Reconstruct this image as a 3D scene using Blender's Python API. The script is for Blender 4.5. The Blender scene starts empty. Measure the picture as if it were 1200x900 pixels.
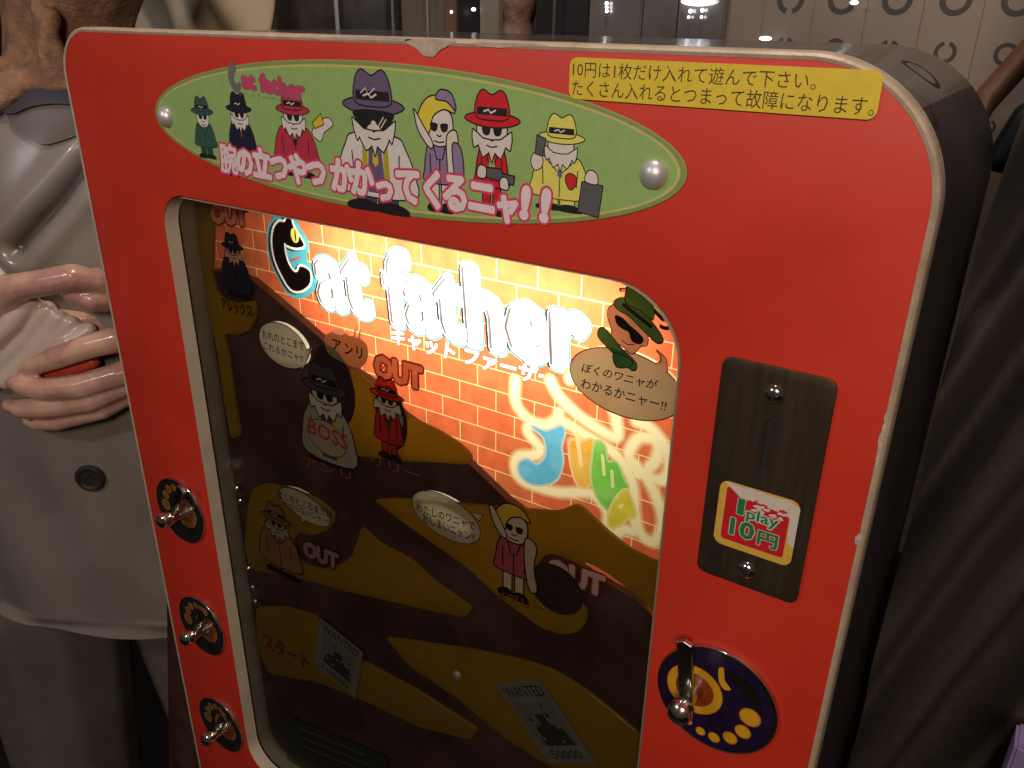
import bpy, bmesh, math, random
from math import sin, cos, pi, radians, hypot, atan2, exp, sqrt
from mathutils import Vector, Matrix, noise
from mathutils.geometry import delaunay_2d_cdt, tessellate_polygon
random.seed(7)
SC = bpy.context.scene
COL = SC.collection

# ------------------------------------------------------------------ camera
F, IW, IH = 968.16, 1200, 900                       # focal length in photo pixels
YAW, PITCH, ROLL = -0.575349, 0.420314, 0.014455
cy, sy, cp, sp, cr, sr = cos(YAW), sin(YAW), cos(PITCH), sin(PITCH), cos(ROLL), sin(ROLL)
RM = (Matrix(((cr, -sr, 0), (sr, cr, 0), (0, 0, 1))) @ Matrix(((1, 0, 0), (0, cp, -sp), (0, sp, cp)))
      @ Matrix(((1, 0, 0), (0, 0, -1), (0, 1, 0))) @ Matrix(((cy, -sy, 0), (sy, cy, 0), (0, 0, 1))))
CAM = Vector((0.349, -0.38, 1.473))
cam = bpy.data.cameras.new('camera')
cam.sensor_width = 36; cam.lens = F / IW * 36; cam.clip_start = 0.02; cam.clip_end = 100
cam_o = bpy.data.objects.new('camera', cam); COL.objects.link(cam_o)
m3 = Matrix((RM[0], -RM[1], -RM[2])).transposed()
cam_o.matrix_world = Matrix.Translation(CAM) @ m3.to_4x4()
SC.camera = cam_o

# ------------------------------------------------------------------ world, room lamps, exposure
w = bpy.data.worlds.new('World'); SC.world = w; w.use_nodes = True
w.node_tree.nodes['Background'].inputs[0].default_value = (1.0, 0.78, 0.62, 1)
w.node_tree.nodes['Background'].inputs[1].default_value = 0.040
def area(name, loc, target, size, energy, color):
    l = bpy.data.lights.new(name, 'AREA'); l.size = size; l.energy = energy; l.color = color
    o = bpy.data.objects.new(name, l); COL.objects.link(o); o.location = loc
    o.rotation_euler = (Vector(target) - Vector(loc)).to_track_quat('-Z', 'Y').to_euler()
    return o
area('ceiling_lamp_warm', (0.56, -0.95, 1.86), (0.22, 0, 1.35), 0.22, 8.6, (1.0, 0.80, 0.62))
area('ceiling_lamp_cool', (-0.36, -1.0, 1.92), (-0.47, 0.05, 1.3), 0.12, 3.2, (0.95, 0.93, 1.0))
area('ceiling_lamp_back', (0.1, 0.05, 2.5), (-0.1, 0.45, 1.5), 0.14, 8, (1.0, 0.86, 0.74))
SC.view_settings.view_transform = 'Standard'
SC.view_settings.look = 'None'
SC.view_settings.exposure = 0.0
SC.cycles.use_denoising = True
SC.cycles.max_bounces = 10
SC.cycles.transparent_max_bounces = 12
SC.cycles.transmission_bounces = 8
SC.cycles.sample_clamp_indirect = 6

# ------------------------------------------------------------------ measuring helpers
def ray(x, y):
    return RM.transposed() @ Vector((x - 600, y - 450, F))
def P(x, y, Y=0.0):                                 # a point of the photo on the upright plane y = Y -> (x, z)
    d = ray(x, y); t = (Y - CAM.y) / d.y; p = CAM + d * t
    return (p.x, p.z)
AX = Vector((0.8357, 0.5492, 0)); BX = Vector((0.5492, -0.8357, 0))   # statue's own right / front directions
def SP(x, y, b):                                    # on the plane facing the statue's front
    d = ray(x, y); t = (b - CAM.dot(BX)) / d.dot(BX); p = CAM + d * t
    return Vector((p.dot(AX), b, p.z))
def SW(v):                                          # statue frame -> world
    return AX * v[0] + BX * v[1] + Vector((0, 0, v[2]))
def spline(pts, n=5, closed=True):                  # Catmull-Rom
    out = []; N = len(pts)
    for i in range(N if closed else N - 1):
        g = (lambda k: pts[k % N]) if closed else (lambda k: pts[max(0, min(N - 1, k))])
        p0, p1, p2, p3 = g(i - 1), g(i), g(i + 1), g(i + 2)
        for k in range(n):
            t = k / n
            out.append(tuple(0.5 * (2 * b + (c - a) * t + (2 * a - 5 * b + 4 * c - d) * t * t + (3 * b - a - 3 * c + d) * t ** 3)
                             for a, b, c, d in zip(p0, p1, p2, p3)))
    if not closed: out.append(tuple(pts[-1]))
    return out
def ell(cx, cz, rx, rz, n=28, rot=0):
    return [(cx + rx * cos(t) * cos(rot) - rz * sin(t) * sin(rot), cz + rx * cos(t) * sin(rot) + rz * sin(t) * cos(rot))
            for t in (2 * pi * k / n for k in range(n))]
def rrect(x0, z0, x1, z1, r, n=7):                   # r = (bl, br, tr, tl)
    if not isinstance(r, tuple): r = (r,) * 4
    out = []
    for (cx, cz, rr, a0) in ((x0 + r[0], z0 + r[0], r[0], pi), (x1 - r[1], z0 + r[1], r[1], 1.5 * pi),
                             (x1 - r[2], z1 - r[2], r[2], 0), (x0 + r[3], z1 - r[3], r[3], .5 * pi)):
        for k in range(n + 1):
            a = a0 + .5 * pi * k / n
            out.append((cx + rr * cos(a), cz + rr * sin(a)))
    return out
class Loops(list): pass                               # one shape: outer loops counter-clockwise, holes clockwise
def area2(lp): return sum(a[0] * b[1] - b[0] * a[1] for a, b in zip(lp, lp[1:] + lp[:1]))
def clean(lp, eps=4e-6):
    q = []
    for a in lp:
        if not q or hypot(a[0] - q[-1][0], a[1] - q[-1][1]) > eps: q.append(tuple(a))
    while len(q) > 1 and hypot(q[0][0] - q[-1][0], q[0][1] - q[-1][1]) <= eps: q.pop()
    return q
def stroke(pts, wd):                                 # one ribbon with round ends
    pts = clean(pts, 1e-5); Lf, Rt = [], []; n = len(pts); h = wd / 2
    for i, p in enumerate(pts):
        a, b = pts[max(0, i - 1)], pts[min(n - 1, i + 1)]; dx, dz = b[0] - a[0], b[1] - a[1]; L = hypot(dx, dz) or 1e-9
        nx, nz = -dz / L * h, dx / L * h; Lf.append((p[0] + nx, p[1] + nz)); Rt.append((p[0] - nx, p[1] - nz))
    def cap(p, q, c):
        a0 = atan2(p[1] - c[1], p[0] - c[0]); return [(c[0] + h * cos(a0 - pi * k / 5), c[1] + h * sin(a0 - pi * k / 5)) for k in range(1, 5)]
    return [Lf + cap(Lf[-1], Rt[-1], pts[-1]) + Rt[::-1] + cap(Rt[0], Lf[0], pts[0])]

# ------------------------------------------------------------------ materials
def newmat(name):
    m = bpy.data.materials.new(name); m.use_nodes = True
    nt = m.node_tree; return m, nt, nt.nodes, nt.links
def pmat(name, col, rough=.5, metal=0, var=.12, scale=60, bump=0, bscale=400, col2=None, coat=0, stretch=None, fac_lo=.42, fac_hi=.62):
    m, nt, N, L = newmat(name); b = N['Principled BSDF']
    b.inputs['Roughness'].default_value = rough; b.inputs['Metallic'].default_value = metal
    b.inputs['Coat Weight'].default_value = coat; b.inputs['Coat Roughness'].default_value = .08
    tc = N.new('ShaderNodeTexCoord'); vec = tc.outputs['Object']
    if stretch:
        mp = N.new('ShaderNodeMapping'); mp.inputs['Scale'].default_value = stretch
        L.new(vec, mp.inputs['Vector']); vec = mp.outputs['Vector']
    n = N.new('ShaderNodeTexNoise'); n.inputs['Scale'].default_value = scale; n.inputs['Detail'].default_value = 6
    L.new(vec, n.inputs['Vector'])
    r = N.new('ShaderNodeValToRGB'); r.color_ramp.elements[0].position = fac_lo if col2 else .25; r.color_ramp.elements[1].position = fac_hi if col2 else .75
    c2 = col2 or tuple(min(1, c * (1 + var)) for c in col)
    c1 = col if col2 else tuple(c * (1 - var) for c in col)
    r.color_ramp.elements[0].color = (*c1, 1); r.color_ramp.elements[1].color = (*c2, 1)
    L.new(n.outputs['Fac'], r.inputs['Fac']); L.new(r.outputs['Color'], b.inputs['Base Color'])
    if bump:
        n2 = N.new('ShaderNodeTexNoise'); n2.inputs['Scale'].default_value = bscale; n2.inputs['Detail'].default_value = 4
        L.new(vec, n2.inputs['Vector'])
        bp = N.new('ShaderNodeBump'); bp.inputs['Strength'].default_value = bump; bp.inputs['Distance'].default_value = .002
        L.new(n2.outputs['Fac'], bp.inputs['Height']); L.new(bp.outputs['Normal'], b.inputs['Normal'])
        rr = N.new('ShaderNodeMapRange'); rr.inputs['To Min'].default_value = rough * .8; rr.inputs['To Max'].default_value = min(1, rough * 1.25)
        L.new(n.outputs['Fac'], rr.inputs['Value']); L.new(rr.outputs['Result'], b.inputs['Roughness'])
    return m
INK = {}
def ink(name, col, rough=.45):
    if name not in INK: INK[name] = pmat('ink_' + name, col, rough, var=.06, scale=220)
    return INK[name]
def tmat(name, col, trans, col2=None, scale=30, tcol=None):  # thin translucent print (lets the lamp behind show through)
    if name in INK: return INK[name]
    m, nt, N, L = newmat('backlit_ink_' + name); N.remove(N['Principled BSDF'])
    out = N['Material Output']
    d = N.new('ShaderNodeBsdfDiffuse'); t = N.new('ShaderNodeBsdfTranslucent'); mx = N.new('ShaderNodeMixShader')
    tc = N.new('ShaderNodeTexCoord'); n = N.new('ShaderNodeTexNoise'); n.inputs['Scale'].default_value = scale; n.inputs['Detail'].default_value = 5
    L.new(tc.outputs['Object'], n.inputs['Vector'])
    r = N.new('ShaderNodeValToRGB'); r.color_ramp.elements[0].position = .4; r.color_ramp.elements[1].position = .68
    r.color_ramp.elements[0].color = (*[c * .94 for c in col], 1); r.color_ramp.elements[1].color = (*(col2 or [min(1, c * 1.06) for c in col]), 1)
    L.new(n.outputs['Fac'], r.inputs['Fac']); L.new(r.outputs['Color'], d.inputs['Color'])
    if tcol: t.inputs['Color'].default_value = (*tcol, 1)
    else: L.new(r.outputs['Color'], t.inputs['Color'])
    mx.inputs['Fac'].default_value = trans
    L.new(d.outputs[0], mx.inputs[1]); L.new(t.outputs[0], mx.inputs[2]); L.new(mx.outputs[0], out.inputs['Surface'])
    INK[name] = m; return m
def brickmat(name, spray=0.0, spray_col=(1, .93, .5)):
    if name in INK: return INK[name]
    m, nt, N, L = newmat(name); N.remove(N['Principled BSDF']); out = N['Material Output']
    tc = N.new('ShaderNodeTexCoord'); sep = N.new('ShaderNodeSeparateXYZ'); L.new(tc.outputs['Object'], sep.inputs[0])
    ax = N.new('ShaderNodeMath'); ax.operation = 'ADD'; ax.inputs[1].default_value = 0.0299 * 20 - .0108 - .01495
    az = N.new('ShaderNodeMath'); az.operation = 'ADD'; az.inputs[1].default_value = .01509 * 101 - 1.3065 - .0003
    L.new(sep.outputs['X'], ax.inputs[0]); L.new(sep.outputs['Z'], az.inputs[0])
    cb = N.new('ShaderNodeCombineXYZ'); L.new(ax.outputs[0], cb.inputs['X']); L.new(az.outputs[0], cb.inputs['Y'])
    b = N.new('ShaderNodeTexBrick'); b.inputs['Scale'].default_value = 1; b.inputs['Brick Width'].default_value = .0299; b.inputs['Row Height'].default_value = .01509
    b.inputs['Mortar Size'].default_value = .00042; b.inputs['Mortar Smooth'].default_value = .1; b.inputs['Bias'].default_value = -.35
    b.inputs['Color1'].default_value = (.70, .155, .058, 1); b.inputs['Color2'].default_value = (.58, .175, .068, 1); b.inputs['Mortar'].default_value = (.95, .74, .34, 1)
    L.new(cb.outputs[0], b.inputs['Vector'])
    n = N.new('ShaderNodeTexNoise'); n.inputs['Scale'].default_value = 90; n.inputs['Detail'].default_value = 6; L.new(tc.outputs['Object'], n.inputs['Vector'])
    mr = N.new('ShaderNodeMapRange'); mr.inputs['From Min'].default_value = .3; mr.inputs['From Max'].default_value = .7; mr.inputs['To Min'].default_value = .82; mr.inputs['To Max'].default_value = 1.12
    L.new(n.outputs['Fac'], mr.inputs['Value'])
    mu = N.new('ShaderNodeMix'); mu.data_type = 'RGBA'; mu.blend_type = 'MULTIPLY'; mu.inputs[0].default_value = 1
    L.new(b.outputs['Color'], mu.inputs[6]); L.new(mr.outputs['Result'], mu.inputs[7])
    mi = N.new('ShaderNodeMix'); mi.data_type = 'RGBA'; mi.inputs[0].default_value = spray
    L.new(mu.outputs[2], mi.inputs[6]); mi.inputs[7].default_value = (*spray_col, 1)
    d = N.new('ShaderNodeBsdfDiffuse'); t = N.new('ShaderNodeBsdfTranslucent'); mx = N.new('ShaderNodeMixShader'); mx.inputs['Fac'].default_value = .6
    L.new(mi.outputs[2], d.inputs['Color']); L.new(mi.outputs[2], t.inputs['Color'])
    L.new(d.outputs[0], mx.inputs[1]); L.new(t.outputs[0], mx.inputs[2]); L.new(mx.outputs[0], out.inputs['Surface'])
    INK[name] = m; return m

M_RED = pmat('red_laminate', (.50, .029, .012), .50, var=.10, scale=14, bump=.03, bscale=900)
M_TRIM = pmat('cream_edge_trim', (.40, .315, .24), .42, var=.22, scale=70, bump=.15, bscale=300)
M_CORE = pmat('chipped_board_core', (.42, .34, .27), .9, var=.25, scale=150, bump=.5)
M_CAB = pmat('dark_plum_cabinet', (.026, .020, .026), .42, var=.35, scale=9, bump=.12, bscale=700, col2=(.036, .027, .030))
M_CABTOP = pmat('grey_scuffed_lit_top', (.070, .056, .052), .16, var=.3, scale=12, bump=.06, bscale=500, col2=(.10, .084, .080))  # same laminate as the sides, made lighter as the lit top
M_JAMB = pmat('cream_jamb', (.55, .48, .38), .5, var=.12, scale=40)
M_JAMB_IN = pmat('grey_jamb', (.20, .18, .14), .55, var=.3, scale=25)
M_CHROME = pmat('worn_chrome', (.62, .60, .57), .16, 1, var=.15, scale=80)
M_STEEL = pmat('brushed_steel', (.155, .115, .080), .36, .88, var=.16, scale=18, bump=.03, bscale=160, stretch=(12, 12, 1))
M_BOLT = pmat('grey_bolt', (.55, .55, .57), .40, .55, var=.1)
M_BLACK = pmat('matt_black', (.010, .009, .010), .6)
M_WHITEBOX = pmat('white_lightbox', (.30, .29, .28), .8, var=.03)

# ------------------------------------------------------------------ object helpers
def link(me, name, parent=None):
    o = bpy.data.objects.new(name, me); COL.objects.link(o)
    if parent: o.parent = parent; o.matrix_parent_inverse = parent.matrix_world.inverted()
    return o
def thing(name, loc, label, cat, group=None):
    o = bpy.data.objects.new(name, None); COL.objects.link(o); o.location = loc; o.empty_display_size = .05
    bpy.context.view_layer.update()
    tag(o, label, cat, group); return o
def tag(o, label, cat, group=None):
    o['label'] = label; o['category'] = cat
    if group: o['group'] = group
    return o
def mesh(name, verts, faces, mats, parent=None, smooth=False, idx=None):
    me = bpy.data.meshes.new(name); me.from_pydata([tuple(v) for v in verts], [], faces)
    for m in (mats if isinstance(mats, (list, tuple)) else [mats]): me.materials.append(m)
    if idx: me.polygons.foreach_set('material_index', idx)
    if smooth: me.polygons.foreach_set('use_smooth', [True] * len(me.polygons))
    me.update(); return link(me, name, parent)
def autosmooth(o, ang=40):
    bm = bmesh.new(); bm.from_mesh(o.data); a = radians(ang)
    for f in bm.faces: f.smooth = True
    for e in bm.edges:
        if len(e.link_faces) == 2 and e.calc_face_angle(0) > a: e.smooth = False
    bm.to_mesh(o.data); bm.free()
    return o
def solid(name, loops, y0, y1, mat, parent=None, bev=0.0, nbev=2):
    """plate with the outline loops[0] (and holes), front at y0, back at y1, given in (x, z)"""
    cu = bpy.data.curves.new(name, 'CURVE'); cu.dimensions = '2D'; cu.fill_mode = 'BOTH'
    for lp in loops:
        s = cu.splines.new('POLY'); s.points.add(len(lp) - 1); s.use_cyclic_u = True
        for k, (x, z) in enumerate(lp): s.points[k].co = (x, z, 0, 1)
    cu.extrude = max(1e-5, (y1 - y0) / 2 - bev); cu.bevel_depth = bev; cu.bevel_resolution = nbev
    if bev: cu.offset = -bev
    tmp = bpy.data.objects.new('tmp', cu); COL.objects.link(tmp); bpy.context.view_layer.update()
    me = bpy.data.meshes.new_from_object(tmp.evaluated_get(bpy.context.evaluated_depsgraph_get()))
    bpy.data.objects.remove(tmp); bpy.data.curves.remove(cu)
    yc = (y0 + y1) / 2
    for v in me.vertices:
        x, z, h = v.co; v.co = (x, yc - h, z)
    bm = bmesh.new(); bm.from_mesh(me); bmesh.ops.remove_doubles(bm, verts=bm.verts, dist=1e-6)
    bmesh.ops.recalc_face_normals(bm, faces=bm.faces); bm.to_mesh(me); bm.free()
    me.materials.clear(); me.materials.append(mat); me.name = name
    return autosmooth(link(me, name, parent), 17)
def tris(lp):
    return [tuple(t) for t in tessellate_polygon([[Vector((x, z, 0)) for x, z in lp]])]
def lathe(name, prof, o, axis, mat, parent=None, n=32):
    """profile [(distance along axis, radius)] turned about axis at o"""
    a = Vector(axis).normalized(); u = a.orthogonal().normalized(); v = a.cross(u)
    V = []; Fc = []
    for h, r in prof:
        for k in range(n):
            t = 2 * pi * k / n; V.append(Vector(o) + a * h + (u * cos(t) + v * sin(t)) * max(r, 1e-5))
    for i in range(len(prof) - 1):
        for k in range(n): Fc.append((i * n + k, i * n + (k + 1) % n, (i + 1) * n + (k + 1) % n, (i + 1) * n + k))
    Fc.append(tuple(range(n))[::-1]); Fc.append(tuple((len(prof) - 1) * n + k for k in range(n)))
    return autosmooth(mesh(name, V, Fc, mat, parent), 35)
def box(name, lo, hi, mat, parent=None, bev=0):
    bm = bmesh.new(); bmesh.ops.create_cube(bm, size=1)
    for v in bm.verts: v.co = [(l + h) / 2 + c * (h - l) for l, h, c in zip(lo, hi, v.co)]
    if bev: bmesh.ops.bevel(bm, geom=bm.edges[:], offset=bev, segments=2, affect='EDGES')
    me = bpy.data.meshes.new(name); bm.to_mesh(me); bm.free(); me.materials.append(mat)
    return autosmooth(link(me, name, parent), 40)
def tube(name, pts, rad, mat, parent=None, n=12):
    V = []; Fc = []; pts = [Vector(p) for p in pts]; R = rad if isinstance(rad, (list, tuple)) else [rad] * len(pts)
    for i, p in enumerate(pts):
        d = (pts[min(i + 1, len(pts) - 1)] - pts[max(i - 1, 0)]).normalized(); u = d.cross(Vector((.31, .17, .9))).normalized(); v = d.cross(u)
        for k in range(n): V.append(p + (u * cos(2 * pi * k / n) + v * sin(2 * pi * k / n)) * R[i])
    for i in range(len(pts) - 1):
        for k in range(n): Fc.append((i * n + k, i * n + (k + 1) % n, (i + 1) * n + (k + 1) % n, (i + 1) * n + k))
    Fc += [tuple(range(n))[::-1], tuple((len(pts) - 1) * n + k for k in range(n))]
    return autosmooth(mesh(name, V, Fc, mat, parent), 50)

# text -------------------------------------------------------------------------------
_tc = {}
def glyphs(s, off=0.0, res=2):
    """outline loops of the lettering (outer counter-clockwise)"""
    k = (s, off)
    if k not in _tc:
        cu = bpy.data.curves.new('t', 'FONT'); cu.body = s; cu.resolution_u = res; cu.fill_mode = 'NONE'
        t = bpy.data.objects.new('t', cu); COL.objects.link(t); bpy.context.view_layer.update()
        me = bpy.data.meshes.new_from_object(t.evaluated_get(bpy.context.evaluated_depsgraph_get()))
        nxt = {e.vertices[0]: e.vertices[1] for e in me.edges}
        loops = []
        while nxt:
            v = next(iter(nxt)); lp = []
            while v in nxt: lp.append(tuple(me.vertices[v].co[:2])); v = nxt.pop(v)
            lp = clean(lp, 1e-4)
            if len(lp) > 2: loops.append(lp)
        def inside(p, lp):
            c = False
            for a, b in zip(lp, lp[1:] + lp[:1]):
                if (a[1] > p[1]) != (b[1] > p[1]) and p[0] < a[0] + (p[1] - a[1]) * (b[0] - a[0]) / (b[1] - a[1]): c = not c
            return c
        fixed = []
        for i, lp in enumerate(loops):
            dep = sum(1 for j, o in enumerate(loops) if j != i and sum(inside(p, o) for p in lp) > .8 * len(lp))
            fixed.append(lp if (area2(lp) > 0) == (dep % 2 == 0) else lp[::-1])
        loops = fixed
        bpy.data.objects.remove(t); bpy.data.curves.remove(cu); bpy.data.meshes.remove(me)
        _tc[k] = loops
    return _tc[k]
def text_polys(s, tl, tr, bl, off=0.0):
    """the lettering s mapped so that its ink box is the parallelogram tl, tr, bl ((x, z) points)"""
    lps = glyphs(s); al = [p for l in lps for p in l]
    x0, x1 = min(v[0] for v in al), max(v[0] for v in al); y0, y1 = min(v[1] for v in al), max(v[1] for v in al)
    def mp(p):
        a = (p[0] - x0) / (x1 - x0); b = (y1 - p[1]) / (y1 - y0)
        return (tl[0] + (tr[0] - tl[0]) * a + (bl[0] - tl[0]) * b, tl[1] + (tr[1] - tl[1]) * a + (bl[1] - tl[1]) * b)
    r = Loops([mp(p) for p in l] for l in lps)
    return thick(r, off * hypot(bl[0] - tl[0], bl[1] - tl[1])) if off else r
def em_polys(s, cx, cz, wd, hg, off=0.0, rot=0, shear=0):   # one character in its em box
    def mp(p):
        a = (p[0] - .5) * wd; b = (p[1] - .37) * hg; a += b * shear
        return (cx + a * cos(rot) - b * sin(rot), cz + a * sin(rot) + b * cos(rot))
    r = Loops([mp(p) for p in l] for l in glyphs(s))
    return thick(r, off * hg) if off else r
def ccw(polys):
    if isinstance(polys, Loops): return polys
    return Loops(p if area2(p) > 0 else p[::-1] for p in polys)
def thick(polys, wd, n=8):                               # grown copy of a shape, round corners
    out = Loops()
    for lp in ccw(polys):
        lp = clean(lp); m = len(lp)
        if m < 3: continue
        new = []; back = 0
        D = []
        for i in range(m):
            a, b = lp[i], lp[(i + 1) % m]; dx, dz = b[0] - a[0], b[1] - a[1]; L = hypot(dx, dz); D.append((dx / L, dz / L, L))
        for i in range(m):
            d0, d1 = D[i - 1], D[i]; p = lp[i]; cr_ = d0[0] * d1[1] - d0[1] * d1[0]; dt = d0[0] * d1[0] + d0[1] * d1[1]
            n0, n1 = (d0[1], -d0[0]), (d1[1], -d1[0])
            if cr_ > .05 or dt < -.9:                     # convex: rounded
                a0 = atan2(n0[1], n0[0]); a1 = atan2(n1[1], n1[0]); da = (a1 - a0) % (2 * pi)
                st = max(1, int(da / .6))
                for k in range(st + 1):
                    t = a0 + da * k / st; new.append((p[0] + wd * cos(t), p[1] + wd * sin(t)))
            else:
                bx, bz = n0[0] + n1[0], n0[1] + n1[1]; q = max(.35, (bx * n1[0] + bz * n1[1]))
                new.append((p[0] + bx / q * wd, p[1] + bz / q * wd))
        if area2(lp) < 0:                                  # a hole: keep it only while it is wide enough
            per = sum(d[2] for d in D)
            if abs(area2(lp)) / 2 / (per / 2) < wd * 1.15: continue
        out.append(new)
    return out
import numpy as np
class Art:
    """one flat printed sheet: shapes are laid one over another and cut into a single plane"""
    def __init__(s): s.items = []; s.mats = []
    def add(s, polys, mat):
        if not polys: return s
        if not isinstance(polys, Loops) and not isinstance(polys[0][0], (tuple, list)): polys = [polys]
        if mat not in s.mats: s.mats.append(mat)
        lps = [q for q in (clean(p) for p in ccw(polys)) if len(q) > 2]
        if lps: s.items.append((lps, s.mats.index(mat)))
        return s
    def build(s, name, y, parent, K=100.0):
        V = []; E = []
        for lps, m in s.items:
            for q in lps:
                b = len(V); V += [Vector((a[0] * K, a[1] * K)) for a in q]; n = len(q); E += [(b + k, b + (k + 1) % n) for k in range(n)]
        v, e, f = delaunay_2d_cdt(V, E, [], 0, 1e-5, False)[:3]
        co = np.array([(p.x, p.y) for p in v]) / K; T = np.array([tuple(t)[:3] for t in f]); C = co[T].mean(axis=1)
        win = np.full(len(T), -1); order = np.argsort(C[:, 0]); X = C[order, 0]
        for lps, m in s.items:
            al = np.array([p for q in lps for p in q]); lo, hi = al.min(0), al.max(0)
            i0, i1 = np.searchsorted(X, lo[0]), np.searchsorted(X, hi[0]); ids = order[i0:i1]
            ids = ids[(C[ids, 1] >= lo[1]) & (C[ids, 1] <= hi[1])]
            if not len(ids): continue
            px, pz = C[ids, 0], C[ids, 1]; wn = np.zeros(len(ids), int)
            for q in lps:
                q = np.array(q); r = np.roll(q, -1, 0)
                for (x0, z0), (x1, z1) in zip(q, r):
                    if z0 == z1: continue
                    if z0 < z1: k = (pz >= z0) & (pz < z1); sg = 1
                    else: k = (pz >= z1) & (pz < z0); sg = -1
                    xx = x0 + (pz - z0) * (x1 - x0) / (z1 - z0); wn += sg * (k & (px < xx))
            win[ids[wn > 0]] = m
        keep = win >= 0; T = T[keep]; win = win[keep]
        p0, p1, p2 = co[T[:, 0]], co[T[:, 1]], co[T[:, 2]]
        ar = (p1[:, 0] - p0[:, 0]) * (p2[:, 1] - p0[:, 1]) - (p2[:, 0] - p0[:, 0]) * (p1[:, 1] - p0[:, 1])
        T[ar < 0] = T[ar < 0][:, ::-1]                       # all face the front (-y)
        used = np.unique(T); mapv = np.zeros(len(co), int); mapv[used] = np.arange(len(used))
        return mesh(name, [(a[0], y, a[1]) for a in co[used]], [tuple(int(k) for k in t) for t in mapv[T]], s.mats, parent, idx=[int(k) for k in win])

# ================================================================== ROOM
def structure(o): o['kind'] = 'structure'; return o
M_FLOOR = pmat('dark_floor', (.022, .018, .016), .6, var=.3, scale=5)
M_WALL = pmat('dark_wall', (.035, .028, .024), .8, var=.3, scale=3)
structure(mesh('floor', [(-6, -4, 0), (4, -4, 0), (4, 3, 0), (-6, 3, 0)], [(0, 1, 2, 3)], M_FLOOR))
structure(mesh('back_wall', [(-6, 1.2, 0), (4, 1.2, 0), (4, 1.2, 3), (-6, 1.2, 3)], [(3, 2, 1, 0)], M_WALL))

# ================================================================== ARCADE MACHINE
XL, XR, ZT, ZB = -.3125, .3085, 1.4585, .46
game = thing('arcade_machine', (0, .15, 0), 'red upright coin arcade game with backlit brick picture window and a green oval sign', 'arcade machine')
OUT = rrect(XL, ZB, XR, ZT, (.02, .02, .060, .034), 26)
WIN = rrect(-.2175, .752, .2070, 1.3472, (.030, .030, .043, .026), 10)
front = solid('front_panel', [OUT, WIN[::-1]], 0, .012, M_RED, game, bev=.0006)
# white cut edge of the opening
def band(name, lp, y0, y1, mat, parent, inset=0.0006, flip=False):
    n = len(lp); V = []; Fc = []
    cx = sum(p[0] for p in lp) / n; cz = sum(p[1] for p in lp) / n
    q = [(x + (cx - x) / abs(cx - x + 1e-9) * inset * .7, z + (cz - z) / abs(cz - z + 1e-9) * inset * .7) for x, z in lp]
    for y in (y0, y1): V += [(x, y, z) for x, z in q]
    for k in range(n): Fc.append((k, (k + 1) % n, n + (k + 1) % n, n + k))
    return autosmooth(mesh(name, V, Fc, mat, parent), 50)
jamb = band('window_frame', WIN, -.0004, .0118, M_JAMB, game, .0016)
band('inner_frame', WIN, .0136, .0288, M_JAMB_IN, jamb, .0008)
# trim moulding round the panel edge
def trim():
    lp = OUT; n = len(lp); V = []; Fc = []
    prof = [(-.0012, -.0003), (.0004, -.0010), (.0016, .0002), (.0022, .0024), (.0024, .0090), (.0018, .0115), (.0002, .0130), (-.004, .0130)]
    for k in range(n):
        a, b = lp[k - 1], lp[(k + 1) % n]; tx, tz = b[0] - a[0], b[1] - a[1]; L = hypot(tx, tz); nx, nz = tz / L, -tx / L
        for o, y in prof: V.append((lp[k][0] + nx * o, y, lp[k][1] + nz * o))
    m = len(prof)
    for k in range(n):
        for j in range(m - 1): Fc.append((k * m + j, k * m + j + 1, (k + 1) % n * m + j + 1, (k + 1) % n * m + j))
    return mesh('edge_trim', V, Fc, M_TRIM, game)
trim()
# chips in the red laminate
def chip(px, name='laminate_chip'):
    lp = spline([P(*p) for p in px], 4)
    lp = [(x + .0006 * noise.noise((x * 900, z * 900, 1)), z + .0006 * noise.noise((x * 900, z * 900, 5))) for x, z in lp]
    return solid(name, [lp], -.0009, .001, M_CORE, front)
chip([(478, 46), (484, 54.5), (491, 58.5), (497, 65), (503, 66.5), (510, 65.5), (516, 59), (526, 54), (532, 47)])
chip([(356, 43), (372, 46), (400, 47), (440, 47.5), (470, 49), (474, 45)])
chip([(560, 49), (566, 54), (592, 55.5), (620, 54), (640, 52.5)])
chip([(1039, 482), (1034, 500), (1029, 520), (1026, 545), (1029, 552), (1033, 530), (1038, 500)])
chip([(1011, 624), (1004, 628), (1003, 636), (1010, 637)])
# cabinet body: sides + top shell behind the panel
def shell():
    lp = rrect(XL + .001, 0.0, XR - .0005, ZT - .0008, (.004, .004, .082, .036), 14); n = len(lp)
    V = []; Fc = []; idx = []
    ys = [.0125, .05, .285, .294, .298]; ins = [0, 0, 0, .002, .008]
    for y, i_ in zip(ys, ins):
        for k in range(n):
            a, b = lp[k - 1], lp[(k + 1) % n]; tx, tz = b[0] - a[0], b[1] - a[1]; L = hypot(tx, tz)
            V.append((lp[k][0] - tz / L * i_, y, lp[k][1] + tx / L * i_))
    for j in range(len(ys) - 1):
        for k in range(n):
            Fc.append((j * n + k, j * n + (k + 1) % n, (j + 1) * n + (k + 1) % n, (j + 1) * n + k))
            a = lp[k]; b = lp[(k + 1) % n]
            idx.append(1 if (a[1] + b[1]) / 2 > ZT - .028 else 0)
    Fc.append(tuple((len(ys) - 1) * n + k for k in range(n))); idx.append(0)
    return autosmooth(mesh('cabinet', V, Fc, [M_CAB, M_CABTOP], game, idx=idx), 45)
cab = shell()
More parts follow.
